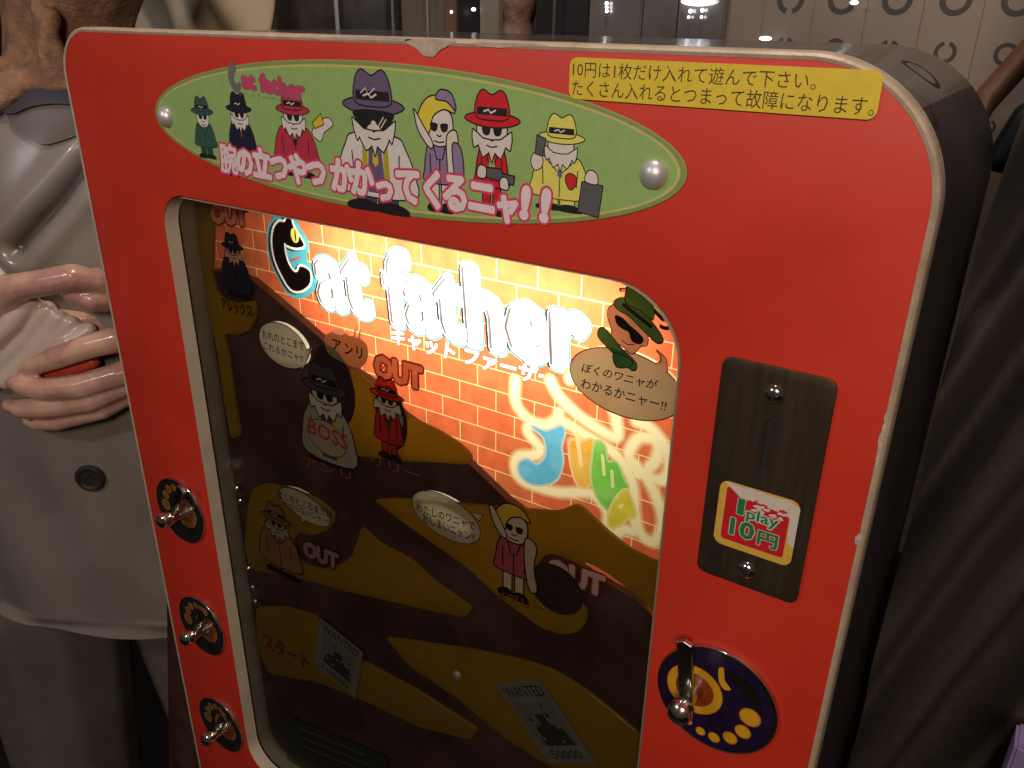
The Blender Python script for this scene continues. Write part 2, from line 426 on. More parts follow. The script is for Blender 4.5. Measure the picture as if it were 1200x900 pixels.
# two worn oval marks on the top right corner
for (px, py, r) in ((1084, 62, .011),):
    d = ray(px, py); t = (ZT + .0002 - CAM.z) / d.z; p = CAM + d * t
    th = []
    nn = 26
    V = []; Fc = []
    for k in range(nn):
        a = 2 * pi * k / nn
        for rr in (r, r * .72):
            x = p.x + rr * cos(a) * .9; y = p.y + rr * 1.5 * sin(a)
            zz = ZT + .0004
            dx = x - (XR - .060)
            if dx > 0: zz = ZT - .060 + sqrt(max(0, .060 ** 2 - dx * dx)) + .0004
            V.append((x, y, zz))
    for k in range(nn): Fc.append((2 * k, 2 * k + 1, (2 * k + 3) % (2 * nn), (2 * k + 2) % (2 * nn)))
    mesh('scuff_ring', V, Fc, M_BLACK, cab)

# ---- light box behind the picture, with its tube (real lamp of the machine)
LX0, LX1, LZ0, LZ1 = -.2300, .2200, .742, 1.400
V = [(LX0, .0315, LZ0), (LX1, .0315, LZ0), (LX1, .0315, LZ1), (LX0, .0315, LZ1), (LX0, .115, LZ0), (LX1, .115, LZ0), (LX1, .115, LZ1), (LX0, .115, LZ1)]
lb = mesh('light_box', V, [(4, 5, 6, 7), (0, 1, 5, 4), (1, 2, 6, 5), (2, 3, 7, 6), (3, 0, 4, 7)], M_WHITEBOX, game)
M_TUBE, nt, N, L_ = newmat('lamp_tube_glow'); N.remove(N['Principled BSDF'])
em = N.new('ShaderNodeEmission'); em.inputs['Color'].default_value = (1.0, .93, .80, 1); em.inputs['Strength'].default_value = 122
L_.new(em.outputs[0], N['Material Output'].inputs['Surface'])
tube('lamp_tube', [(-.085, .078, 1.322), (.165, .078, 1.322)], .007, M_TUBE, lb)
box('lamp_socket', (-.105, .066, 1.308), (-.0855, .10, 1.336), M_WHITEBOX, lb, .002)
box('lamp_socket', (.1655, .066, 1.308), (.185, .10, 1.336), M_WHITEBOX, lb, .002)

# ---- the printed picture (one sheet)
YB = .030
B = lambda pts, n=0: spline([P(x, y, YB) for x, y in pts], n) if n else [P(x, y, YB) for x, y in pts]
art = Art()
BR = brickmat('backlit_bricks')
art.add([(-.235, .735), (.225, .735), (.225, 1.40), (-.235, 1.40)], BR)
SMOKE = tmat('smoky_purple', (.050, .023, .020), .04, (.100, .050, .046), 16)
SMOKE_EDGE = tmat('smoky_brown', (.16, .050, .024), .28, (.22, .06, .03), 40)
WHITE = tmat('white', (.90, .88, .84), .72)
CYAN = tmat('cyan', (.10, .62, .78), .42)
NAVY = tmat('navy', (.012, .05, .10), .18)
CATBLK = tmat('black', (.016, .009, .008), .10)
GREYSH = tmat('grey_shade', (.20, .19, .22), .22)
dk = [(258, 318), (297, 330), (313, 343), (340, 366), (376, 397), (402, 427), (432, 446), (474, 488), (519, 519), (547, 541), (594, 586), (613, 600), (640, 626), (668, 655),
      (690, 672), (722, 690), (748, 704), (768, 728), (772, 760), (780, 1020), (200, 1020), (190, 330)]
dk2 = [(x + 5, y - 5) if i < 17 else (x, y) for i, (x, y) in enumerate(dk)]
art.add(B(dk2), SMOKE_EDGE).add(B(dk), SMOKE)
def rounded(lp, r=.0045):
    out = []; n = len(lp)
    for i in range(n):
        p, a, c = lp[i], lp[i - 1], lp[(i + 1) % n]
        la, lc_ = hypot(a[0] - p[0], a[1] - p[1]), hypot(c[0] - p[0], c[1] - p[1])
        ra, rc = min(r, la * .45), min(r, lc_ * .45)
        p0 = (p[0] + (a[0] - p[0]) / la * ra, p[1] + (a[1] - p[1]) / la * ra); p1 = (p[0] + (c[0] - p[0]) / lc_ * rc, p[1] + (c[1] - p[1]) / lc_ * rc)
        for k in range(5):
            t = k / 4; out.append(tuple((1 - t) ** 2 * u + 2 * t * (1 - t) * v + t * t * w_ for u, v, w_ in zip(p0, p, p1)))
    return out
RAILS = []; YR = .0268
# rail with the man in the white coat and the slim one in red
RAILS.append(([(404, 432), (420, 438), (434, 450), (452, 470), (476, 489), (497, 497), (519, 508), (540, 522), (551, 533), (552, 540), (546, 545), (520, 543), (474, 541), (440, 537), (408, 533), (398, 520), (396, 470)], ()))
_c = P(522, 606, .0262)
HOLE = ell(_c[0] + .001, _c[1] - .001, .0235, .0088, 30, -.10)  # rail opening added so lamp light reaches the balloon
# long rail with the girl, its hook and the lit part on the right
RAILS.append(([(437, 586), (468, 585), (505, 586), (545, 591), (580, 594), (617, 597), (655, 600), (676, 590), (711, 622), (735, 642), (760, 655), (782, 664), (778, 734), (764, 717), (755, 706), (735, 690),
      (712, 672), (690, 660), (664, 656), (646, 648), (634, 655), (628, 668), (625, 682), (627, 700), (638, 714), (656, 717), (670, 709), (681, 708), (688, 716), (687, 731), (676, 742), (656, 744), (634, 736), (608, 718), (584, 700), (545, 664), (485, 622)], [HOLE]))
RAILS.append(([(424, 617), (432, 625), (443, 636), (480, 655), (507, 680), (552, 712), (552, 716), (545, 724), (507, 717), (453, 704), (400, 692), (372, 684), (352, 679), (330, 674), (293, 668), (286, 640), (290, 593), (296, 572), (312, 567),
      (340, 572), (372, 585), (390, 600), (392, 612), (384, 622), (368, 628), (350, 625), (344, 632), (346, 650), (356, 662), (376, 668), (398, 662), (412, 652), (418, 634)], ()))
RAILS.append(([(451, 747), (480, 751), (520, 757), (560, 763), (620, 776), (650, 787), (687, 810), (725, 840), (750, 862), (760, 960), (700, 960), (650, 902), (625, 887), (587, 862), (537, 820), (510, 802), (480, 781)], ()))
RAILS.append(([(300, 712), (336, 712), (370, 722), (376, 740), (372, 770), (424, 775), (490, 810), (560, 855), (552, 868), (490, 852), (427, 822), (372, 800), (316, 790), (300, 760)], ()))
RAILS.append(([(226, 226), (250, 228), (250, 262), (248, 320), (252, 340), (262, 352), (280, 356), (298, 352), (300, 372), (292, 388), (276, 394), (262, 390), (268, 420), (274, 462), (282, 512), (270, 514), (262, 470), (254, 410), (236, 330)], ()))

RUNDER = tmat('rail_pale_backing', (.90, .82, .50), .66)  # pale backing added so the lamp brightens the rails in front
for pts_, holes_ in RAILS: art.add(thick([rounded([P(x, y, YR) for x, y in pts_], .007)], -.0016), RUNDER)
# pale patches added behind the balloons so the lamp brightens them
UNDER = tmat('under_white', (.85, .80, .66), .7); UNDERP = tmat('under_pale', (.85, .62, .40), .6)
for (px_, py_, rx_, rz_, rt_, m_) in ((731.5, 450, .0362, .0205, -.06, UNDERP), (331.5, 405, .0265, .0180, -.05, UNDER), (522, 606, .0300, .0168, -.10, UNDER), (357, 594, .0300, .0130, -.14, UNDER)):
    c_ = P(px_, py_, YB - .0038); art.add(ell(c_[0], c_[1], rx_, rz_, 40, rt_), m_)
# logo lettering
LT = dict(tl=(-.0785, 1.3325), tr=(.1395, 1.3325), bl=(-.0785, 1.2835))
LT = dict(tl=P(366, 277, YB), tr=P(684, 343, YB), bl=P(377, 356, YB))
lt = text_polys('at father', LT['tl'], LT['tr'], LT['bl'])
def moved(polys, dx, dz): return type(polys)([(x + dx, z + dz) for x, z in p] for p in polys)
cat_c = [(336, 253), (341, 257), (345, 268), (356, 286), (351, 290), (344, 290), (336, 287), (333, 285), (334, 296), (338, 309), (344, 318), (349, 318), (352, 312), (362, 317), (364, 327), (361, 335),
         (351, 341), (340, 338), (329, 320), (322, 303), (319, 284), (321, 268), (327, 260), (334, 260)]
cc = B(cat_c, 3)
art.add(thick(lt, .0056, 10), CYAN).add(thick([cc], .0058, 10), CYAN)
art.add(moved(thick(lt, .0036, 10), -.0022, -.0004), NAVY)
art.add(thick(lt, .0042, 10), WHITE).add(moved(thick(lt, .0012, 8), -.0026, 0), GREYSH).add(thick(lt, .0015, 8), WHITE)
art.add(moved(thick([cc], .0022, 10), -.0022, -.0008), NAVY)
art.add(thick([cc], .0018, 10), WHITE).add(cc, CATBLK)
art.add(B([(336, 292), (341, 300), (352, 297), (358, 292), (361, 309), (351, 306), (345, 316), (340, 309)], 0), CYAN)
art.add(B([(339, 304), (352, 300), (353, 302), (341, 307)]), tmat('pink', (.75, .16, .16), .4))
EYE = tmat('eye_yellow', (.80, .80, .16), .5)
art.add(ell(*P(345.5, 276, YB), .0042, .0056, 18), EYE).add(ell(*P(346, 276, YB), .0008, .0046, 10), CATBLK)
# katakana under the logo
kt = text_polys('キャット ファーザー', P(460, 384, YB), P(653, 436, YB), P(458, 402, YB), .012)
KGREY = tmat('brown_line', (.22, .10, .06), .15)
art.add(thick(kt, .0011, 6), KGREY).add(thick(kt, .0005, 6), WHITE)
# spray-can graffiti: three passes of paint round JUMP, and its cat-tail arrow
G = lambda pts: spline([P(x, y, YB) for x, y in pts], 5, False)
lines = [G([(604, 446), (604, 470), (612, 484), (624, 494), (640, 498), (652, 492), (655, 484)]),
         G([(645, 446), (653, 462), (670, 480), (692, 497), (722, 513), (722, 492), (719, 480)]),
         G([(624, 494), (618, 506), (632, 524), (628, 533), (608, 535), (603, 548), (610, 562), (630, 571), (655, 577), (690, 578), (704, 588), (712, 602), (712, 618), (720, 627), (730, 620), (744, 622), (743, 600), (743, 583)]),
         G([(660, 494), (690, 512), (716, 528), (733, 548), (742, 570), (744, 600), (750, 624), (764, 635), (774, 626), (776, 606), (768, 580), (756, 558), (740, 540)]),
         G([(746, 494), (760, 500), (775, 516), (783, 534), (784, 552), (776, 562), (762, 560), (760, 550), (768, 540), (772, 524), (764, 514), (748, 514), (738, 528), (738, 540), (748, 556)]),
         G([(668, 444), (684, 426), (702, 420), (722, 424)]),
         G([(672, 520), (677, 545), (682, 520)])]
for wd, mt in ((.0115, brickmat('sprayed_bricks_faintest', .15)), (.0098, brickmat('sprayed_bricks_faint', .34)), (.0082, brickmat('sprayed_bricks', .54)), (.0066, brickmat('sprayed_bricks_full', .76)), (.0050, brickmat('sprayed_paint', .95, (1.0, .96, .62)))):
    for ln in lines: art.add(stroke(ln, wd), mt)
def blob(pts, name, c, c2, k=1.0):
    mx_, my_ = sum(p[0] for p in pts) / len(pts), sum(p[1] for p in pts) / len(pts); pts = [(mx_ + (x - mx_) * k, my_ + (y - my_) * k) for x, y in pts]
    lp = B(pts, 4); e = tmat(name + '_edge', tuple((a * .55 + b * .45) for a, b in zip(c, (.95, .88, .55))), .58)
    art.add(thick([lp], .0016, 8), e).add(lp, tmat(name, c, .55, c2, 60))
blob([(624, 500), (640, 506), (657, 500), (661, 508), (657, 524), (659, 540), (653, 560), (640, 567), (622, 566), (610, 556), (609, 544), (618, 539), (630, 545), (640, 534), (638, 514)], 'spray_blue', (.12, .52, .80), (.22, .62, .84))
blob([(671, 520), (680, 522), (693, 520), (692, 545), (688, 565), (678, 564), (672, 548), (670, 534)], 'spray_orange', (.86, .44, .05), (.9, .58, .12), 1.16)
blob([(702, 527), (709, 530), (712, 545), (720, 546), (727, 562), (730, 568), (723, 578), (716, 590), (704, 578), (698, 560), (699, 540)], 'spray_green', (.16, .60, .08), (.32, .70, .15), 1.30)
blob([(724, 586), (733, 578), (738, 588), (742, 604), (734, 606), (727, 612), (717, 614), (716, 602)], 'spray_lime', (.70, .64, .05), (.8, .74, .12), 1.18)
# yellow corner print top right
YEL = tmat('yellow_print', (.80, .40, .015), .5, (.86, .5, .03))
art.add(B([(728, 328), (750, 352), (775, 370), (786, 386), (800, 408), (820, 412), (820, 330), (760, 318)], 0), YEL)
for ch, (x, y), rt in (('チ', (737, 336), -.55), ('ャ', (754, 354), -.6), ('ー', (769, 367), -.62), ('リ', (783, 378), -.7), ('ー', (794, 396), -.8)):
    art.add(thick(em_polys(ch, *P(x, y, YB), .0125, .0135, rot=rt), .0006, 6), CATBLK)
    art.add(em_polys(ch, *P(x + .8, y + .6, YB), .0120, .0130, rot=rt), tmat('red_print', (.62, .05, .03), .4) if ch in 'チャ' else CATBLK)
art.add(stroke([P(676, 508, YB), P(679, 530, YB), P(681, 545, YB)], .0030), brickmat('sprayed_bricks_full', .76))
for q_ in ([(706, 534), (708, 556)], [(717, 552), (718, 570)], [(726, 594), (729, 592)]): art.add(stroke([P(x, y, YB) for x, y in q_], .0022), tmat('spray_pale', (.85, .85, .4), .6))
picture = art.build('backlit_picture', YB, game)

# ---- yellow plastic coin rails in front of the picture (thick pieces)
YR = .0268
M_RAIL, nt, N, L_ = newmat('yellow_rail_plastic')
b = N['Principled BSDF']; N.remove(b)
d = N.new('ShaderNodeBsdfDiffuse'); t = N.new('ShaderNodeBsdfTranslucent'); mx = N.new('ShaderNodeMixShader'); mx.inputs['Fac'].default_value = .66
tc = N.new('ShaderNodeTexCoord'); n = N.new('ShaderNodeTexNoise'); n.inputs['Scale'].default_value = 14; n.inputs['Detail'].default_value = 5
r = N.new('ShaderNodeValToRGB'); r.color_ramp.elements[0].color = (.38, .245, .012, 1); r.color_ramp.elements[1].color = (.52, .345, .02, 1)
L_.new(tc.outputs['Object'], n.inputs['Vector']); L_.new(n.outputs['Fac'], r.inputs['Fac']); L_.new(r.outputs['Color'], d.inputs['Color']); L_.new(r.outputs['Color'], t.inputs['Color'])
g = N.new('ShaderNodeBsdfGlossy'); g.inputs['Roughness'].default_value = .3; g.inputs['Color'].default_value = (1, 1, 1, 1)
mg = N.new('ShaderNodeMixShader'); mg.inputs['Fac'].default_value = .03
L_.new(d.outputs[0], mx.inputs[1]); L_.new(t.outputs[0], mx.inputs[2]); L_.new(mx.outputs[0], mg.inputs[1]); L_.new(g.outputs[0], mg.inputs[2]); L_.new(mg.outputs[0], N['Material Output'].inputs['Surface'])
def rail(pts, sm=3, holes=()):
    Q = lambda q, s: rounded([P(x, y, YR) for x, y in q])
    return solid('coin_rail', [Q(pts, sm)] + list(holes), YR, .0297, M_RAIL, game, bev=.0006)
for pts_, holes_ in RAILS: rail(pts_, 3, holes_)

# ---- figures, balloons and lettering printed on the clear sheet in front of the rails
YF = .0262
fr = Art(); _nf = [0]
def flush(name):
    _nf[0] += 1; fr.build(name, YF - .00006 * _nf[0], game); fr.items = []; fr.mats = []
CRM = tmat('cream', (.66, .56, .42), .40); CRM2 = tmat('balloon_cream', (.66, .60, .47), .45)
LINE = tmat('line_black', (.014, .009, .008), .06); OUTRED = tmat('out_red', (.42, .035, .020), .25); OUTPALE = tmat('out_pale', (.70, .40, .28), .45)
FRP = lambda x, y: P(x, y, YF)
def balloon(cx, cy, rx, ry, rot, tail, l1, l2, lw, off=.01):
    c = FRP(cx, cy)
    e = ell(c[0], c[1], rx, ry, 40, rot); tl = [FRP(*q) for q in tail]
    fr.add(thick([e], .0007, 6), LINE).add(thick([tl], .0006, 6), LINE).add(e, CRM2).add(tl, CRM2)
    for s, q in ((l1[0], l1[1:]), (l2[0], l2[1:])):
        fr.add(text_polys(s, FRP(*q[0]), FRP(*q[1]), FRP(*q[2]), off), LINE)
    flush('speech_balloon')
balloon(731.5, 450, .0362, .0205, -.06, [(766, 428), (775, 424), (774, 416), (770, 411), (780, 420), (782, 434), (776, 446)],
        ('ぼくのワニャが', (684, 425), (772, 446), (681, 436)), ('わかるかニャー!!', (682, 443), (782, 470), (680, 455)), 0)
balloon(331.5, 405, .0265, .0180, -.05, [(352, 412), (366, 408), (354, 434)],
        ('おれのとこまで', (307, 386), (356, 401), (308, 396)), ('これるかニャ!!', (309, 400), (355, 416), (309, 409)), 0)
balloon(522, 606, .0315, .0180, -.10, [(552, 600), (561, 610), (566, 604)],
        ('わたしのワニャで', (488, 589), (557, 612), (488, 599)), ('おしまいニャン!!', (495, 601), (556, 625), (496, 612)), 0)
balloon(357, 594, .0300, .0130, -.14, [(352, 600), (364, 606), (355, 612)],
        ('ぼくのところまでは', (325, 574), (389, 599), (326, 583)), ('わからないニャー!!', (332, 586), (386, 608), (334, 594)), 0)
def out_sign(tl, tr, bl, pale, red):
    tp = text_polys('OUT', FRP(*tl), FRP(*tr), FRP(*bl), .03)
    fr.add(thick(tp, .0024, 8), LINE).add(thick(tp, .0020, 8), red).add(thick(tp, .0008, 6), pale)
    c = FRP(tl[0] * .86 + tr[0] * .14, tl[1] * .86 + tr[1] * .14); d_ = FRP(tl[0] * .83 + tr[0] * .17 + (bl[0] - tl[0]) * .5, tl[1] * .83 + tr[1] * .17 + (bl[1] - tl[1]) * .5)
    h = abs(FRP(*bl)[1] - FRP(*tl)[1])
    fr.add(stroke([(d_[0] - h * .22, d_[1] + h * .2), (d_[0] + h * .22, d_[1] - h * .2)], h * .07), red).add(stroke([(d_[0] - h * .22, d_[1] - h * .2), (d_[0] + h * .22, d_[1] + h * .2)], h * .07), red)
    flush('out_lettering')
out_sign((247, 239), (288, 242), (249, 260), OUTPALE, OUTRED)
out_sign((440, 416), (494, 431), (441, 440), OUTPALE, OUTRED)
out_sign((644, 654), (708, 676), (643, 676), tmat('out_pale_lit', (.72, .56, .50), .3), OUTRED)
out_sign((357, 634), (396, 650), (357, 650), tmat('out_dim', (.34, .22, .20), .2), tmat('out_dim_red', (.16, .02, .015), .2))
# shade of the coin pockets behind the figures, painted as dark ovals
POCK = tmat('pocket_shade', (.035, .022, .018), .05)
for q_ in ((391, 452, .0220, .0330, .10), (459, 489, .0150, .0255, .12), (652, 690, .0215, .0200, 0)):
    fr.add(ell(*FRP(*q_[:2]), *q_[2:4], 30, q_[4]), POCK); flush('coin_pocket_shade')
fr.add(G([(467, 468), (474, 478), (477, 490), (476, 497), (471, 486)]), WHITE)  # highlight crescent painted at the pocket's edge
# name blob アンリ
KH = tmat('khaki', (.44, .35, .19), .42)
fr.add(spline([FRP(*p) for p in [(381, 398), (386, 390), (402, 388), (410, 393), (424, 397), (432, 408), (430, 424), (420, 431), (402, 424), (386, 414)]], 4), KH)
fr.add(stroke([FRP(414, 404), FRP(418, 382)], .0012), KH).add(stroke([FRP(420, 406), FRP(423, 386)], .0012), KH)
for ch, x, y in (('ア', 395, 404), ('ン', 409, 409), ('リ', 422, 413)):
    fr.add(em_polys(ch, *FRP(x, y), .0098, .0112, .02, rot=-.05), LINE)
fr.add(spline([FRP(*p) for p in [(390, 388), (398, 385), (406, 389), (402, 392), (394, 391)]], 3), WHITE)  # white highlight painted on the blob's top edge
flush('name_plate')

def figure(A, px, py0, py1, Y, hat, coat, skin, line, pants=None, hair=None, beard=False, wide=.42, open_coat=None, tie=None, extra=None, legs=.2, hs=1.0, headx=False):
    """plain stand-in figure in hat and coat: hx across, 0..1 up"""
    (x1, z1), (x0, z0) = P(px, py0, Y), P(px, py1, Y)
    H = (z1 - z0) / (.58 + .42 * hs); xc = x1
    T = lambda q: [(xc + (a * hs if b > .60 and abs(a) < .27 else a) * H, z0 + (b if b <= .60 else .58 + (b - .58) * hs) * H) for a, b in q]
    S = lambda q, n=4: spline(T(q), n)
    lw = max(.00045, H * .014)
    def put(lp, m): A.add(thick([lp], lw, 6), line); A.add(lp, m)
    W = wide
    if legs:
        for s in (-1, 1):
            put(T([(s * .02, 0.04), (s * W * .36, .04), (s * W * .36, legs + .08), (s * .02, legs + .08)]), pants or coat)
            put(S([(s * .0, 0), (s * W * .5, -.005), (s * W * .52, .03), (s * W * .3, .065), (s * .03, .05)]), line)
    put(S([(-W * .62, legs), (-W * .66, .36), (-W * .52, .56), (-W * .25, .63), (W * .25, .63), (W * .52, .56), (W * .66, .36), (W * .62, legs)]), coat)
    if open_coat:
        A.add(T([(-.07, .60), (.07, .60), (.11, legs + .01), (-.11, legs + .01)]), open_coat)
        A.add(T([(-.10, .61), (-.06, .61), (-.10, legs + .01), (-.17, legs + .01)]), tmat('scarf', (.62, .52, .05), .4)).add(T([(.10, .61), (.06, .61), (.10, legs + .01), (.17, legs + .01)]), tmat('scarf', (.62, .52, .05), .4))
    else:
        A.add(stroke(T([(0, .45), (0, legs)]), lw), line)
        A.add(stroke(T([(-W * .28, .62), (-.03, .46), (0, .46)]), lw), line).add(stroke(T([(W * .28, .62), (.03, .46), (0, .46)]), lw), line)
    A.add(stroke(T([(-W * .42, .50), (-W * .40, .30)]), lw), line).add(stroke(T([(W * .42, .50), (W * .40, .30)]), lw), line)
    if tie: A.add(T([(-.03, .60), (.03, .60), (.02, .55), (.035, .42), (0, .38), (-.035, .42), (-.02, .55)]), tie)
    put(S([(-.13, .74), (-.10, .62), (0, .58), (.10, .62), (.13, .74), (.09, .84), (-.09, .84)]), skin)
    if beard: put(S([(-.17, .72), (-.20, .60), (-.12, .62), (-.10, .52), (-.03, .57), (0, .48), (.03, .57), (.10, .52), (.12, .62), (.20, .60), (.17, .72), (.08, .66), (-.08, .66)], 2), skin)
    if hair: put(S([(-.17, .66), (-.20, .80), (-.10, .93), (.06, .94), (.15, .84), (.05, .86), (-.06, .80), (-.10, .68)]), hair)
    if hat:
        put(S([(-.24, .80), (-.10, .755), (.10, .755), (.24, .80), (.12, .84), (-.12, .84)]), hat)
        put(S([(-.14, .82), (-.13, .94), (-.08, 1.0), (0, .965), (.08, 1.0), (.13, .94), (.14, .82), (0, .80)], 3), hat)
        A.add(T([(-.135, .83), (.135, .83), (.13, .885), (-.13, .885)]), line)
    if H > .02 and not extra or H > .045:
        for s in (-1, 1): A.add(S([(s * .015, .745), (s * .085, .75), (s * .08, .70), (s * .045, .685), (s * .02, .70)], 3), line)
        A.add(stroke(T([(-.045, .615), (0, .605), (.045, .615)]), lw), line).add(stroke(T([(-.02, .66), (0, .65), (.02, .66)]), lw), line)
    if hat: A.add(stroke(T([(-.07, .855), (-.03, .868), (-.01, .845), (.03, .866)]), lw * 1.2), skin)
    if extra:
        T0 = T if headx else (lambda q: [(xc + a * H, z0 + b * H) for a, b in q])
        extra(A, T0, lambda q, n=4: spline(T0(q), n), put)

tp = lambda n, c, t=.3: tmat('fig_' + n, c, t)
figure(fr, 271, 273, 345, YF, tp('navy', (.03, .03, .06)), tp('navy', (.03, .03, .06)), tp('greyface', (.55, .44, .36)), LINE, beard=True, wide=.46, legs=.10)
flush('printed_figure')
figure(fr, 378, 426, 540, YF, tp('slate', (.06, .055, .075), .1), tp('coatgrey', (.34, .31, .26), .12), tp('paleface', (.62, .56, .48), .2), LINE, beard=True, hs=1.25, wide=.52, legs=.06, open_coat=tp('slate', (.06, .055, .075), .1))
flush('printed_figure')
figure(fr, 453, 443, 535, YF, tp('red', (.55, .03, .015)), tp('red', (.55, .03, .015)), tp('paleface', (.62, .56, .48), .2), LINE, wide=.30, legs=.22, beard=True, tie=tp('green', (.03, .09, .04)))
flush('printed_figure')
figure(fr, 604, 586, 700, YF, None, tp('rose', (.46, .085, .12)), tp('paleface2', (.66, .55, .42), .3), LINE, hair=tp('blond', (.66, .50, .06)), wide=.28, legs=.26, pants=tp('paleface2', (.66, .55, .42), .3),
       extra=lambda A, T, S, put: (put(S([(.12, .66), (.22, .62), (.20, .40), (.24, .18), (.17, .16), (.12, .40)]), tp('fur', (.62, .48, .34))), put(S([(-.12, .60), (-.20, .70), (-.25, .84), (-.22, .86), (-.14, .74), (-.08, .62)]), tp('paleface2', (.66, .55, .42)))))
flush('printed_figure')
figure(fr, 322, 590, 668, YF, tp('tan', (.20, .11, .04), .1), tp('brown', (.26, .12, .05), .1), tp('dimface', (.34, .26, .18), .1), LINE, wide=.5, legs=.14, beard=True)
# small figure in green, head only, near the top right
flush('printed_figure')
def green_head():
    c = FRP(738, 382)
    E = lambda dx, dz, rx, rz, rot=0: ell(c[0] + dx, c[1] + dz, rx, rz, 22, rot)
    S = lambda q: spline([(c[0] + a, c[1] + b) for a, b in q], 3)
    GR = tp('green_hat', (.05, .17, .06)); fc = tp('charface', (.66, .55, .42), .35)
    for lp, m in ((S([(-.014, .006), (-.010, -.006), (-.014, -.010), (-.004, -.012), (.003, -.016), (.008, -.010), (.012, -.008), (.010, .004), (.002, .010), (-.008, .012)]), fc),
                  (S([(-.016, -.004), (-.019, -.010), (-.010, -.017), (.004, -.026), (.006, -.021), (-.004, -.014)]), GR), (S([(-.008, -.018), (-.006, -.026), (.002, -.024), (.003, -.020)]), GR),
                  (S([(-.010, .013), (-.004, .016), (.004, .012), (.014, .005), (.021, -.003), (.018, -.006), (.010, -.001), (.0, .006), (-.008, .009)]), GR),
                  (S([(-.003, .014), (-.002, .024), (.003, .021), (.007, .024), (.013, .016), (.014, .007), (.006, .011)]), GR), (S([(-.0085, .0045), (-.004, .0035), (.0, .0005), (.0045, -.002), (.009, -.0055), (.0075, -.0085), (.003, -.008), (.0005, -.003), (-.003, -.002), (-.007, .000)]), LINE)):
        fr.add(thick([lp], .0006, 6), LINE).add(lp, m)
    fr.add(stroke([(c[0] - .004, c[1] + .012), (c[0] + .013, c[1] + .003)], .0024), LINE).add(stroke([(c[0] - .004, c[1] - .009), (c[0], c[1] - .011), (c[0] + .004, c[1] - .010)], .0006), LINE)
    flush('printed_figure')
green_head()
# painted name plates near the feet (illegible at the size of the photo: short strokes)
DIMRED = tmat('dim_red', (.30, .07, .05), .15)
tb = text_polys('BOSS', FRP(362, 489), FRP(408, 510), FRP(363, 506), .03)
lp = ell(*FRP(384, 513), .0208, .0150, 24, -.12)
fr.add(thick([lp], .0007, 6), LINE).add(lp, tmat('plate_pale', (.42, .33, .26), .2)).add(tb, tmat('boss_red', (.40, .07, .04), .2)); flush('name_plate')
for (x, y), s, c in (((356, 534), 'アンリ', DIMRED), ((436, 533), 'リリー', DIMRED), ((582, 690), 'メアリー', DIMRED)):
    a, b_ = FRP(x, y), FRP(x + 56, y + 18); fr.add(text_polys(s, a, b_, (a[0] + .001, a[1] - .008), .03), c); flush('name_lettering')
fr.add(text_polys('アレックス', FRP(260, 348), FRP(296, 358), FRP(262, 362), .02), LINE); flush('name_lettering')
# wanted posters and the dark notices at the bottom
PAPER = tmat('poster_paper', (.17, .17, .145), .08); PINK = tmat('poster_ink', (.03, .03, .032), .03); PMID = tmat('poster_mid', (.13, .13, .125), .03)
def quad(px): return [FRP(*p) for p in px]
def poster(q, word, price, seed):
    p = quad(q); rnd = random.Random(seed)
    M = lambda a, b: (p[0][0] + (p[1][0] - p[0][0]) * a + (p[3][0] - p[0][0]) * b, p[0][1] + (p[1][1] - p[0][1]) * a + (p[3][1] - p[0][1]) * b)
    fr.add([M(0, 0), M(1, 0), M(1, 1), M(0, 1)], PAPER).add([M(.12, .25), M(.88, .25), M(.88, .78), M(.12, .78)], PMID)
    fr.add([M(.2, .78), M(.25, .58), M(.42, .52), (M(.40, .4)), M(.58, .4), M(.58, .52), M(.78, .58), M(.84, .78)], PINK)
    for k in range(26):
        a, b = rnd.uniform(.16, .8), rnd.uniform(.28, .74); s = rnd.uniform(.02, .07)
        fr.add([M(a, b), M(a + s, b + s * .3), M(a + s * .7, b + s), M(a - s * .2, b + s * .8)], PAPER if k % 3 == 0 else PINK)
    fr.add(text_polys(word, M(.10, .06), M(.90, .06), M(.10, .19), .02), PINK).add(text_polys(price, M(.2, .84), M(.8, .84), M(.2, .94), .02), PINK); flush('wanted_poster')
poster([(580, 799), (634, 795), (0, 0), (644, 893)], 'WANTED', '50000', 1)
poster([(376, 722), (427, 763), (0, 0), (369, 777)], 'WANTED', '10000', 2)
q = quad([(333, 836), (453, 884), (470, 960), (345, 960)])
fr.add(q, tmat('notice_dark', (.028, .034, .030), .03))
for k in range(3):
    fr.add(stroke([FRP(352 + 3 * k, 852 + 11 * k), FRP(430 + 4 * k, 884 + 11 * k)], .0012), PMID)
flush('dark_notice')
fr.add(text_polys('スタート', FRP(309, 740), FRP(362, 766), FRP(311, 758), .03), tmat('start_red', (.20, .02, .02), .1)); flush('start_lettering')
# small rivets on the playfield and the silver pegs along the left wall
for px, py in ((537, 790),):
    c = P(px, py, YR); lathe('rivet', [(0, .0042), (.0012, .0040), (.0026, .0026), (.0031, .0004)], (c[0], YF - .0002, c[1]), (0, -1, 0), M_BOLT, game, 18)
for px, py in ((277, 573), (281, 588), (296, 689), (299, 706), (291, 667)):
    c = P(px, py, .022); lathe('coin_peg', [(0, .0032), (.006, .0032), (.0075, .0018), (.0078, .0002)], (c[0], .0285, c[1]), (0, -1, 0), M_CHROME, game, 14)
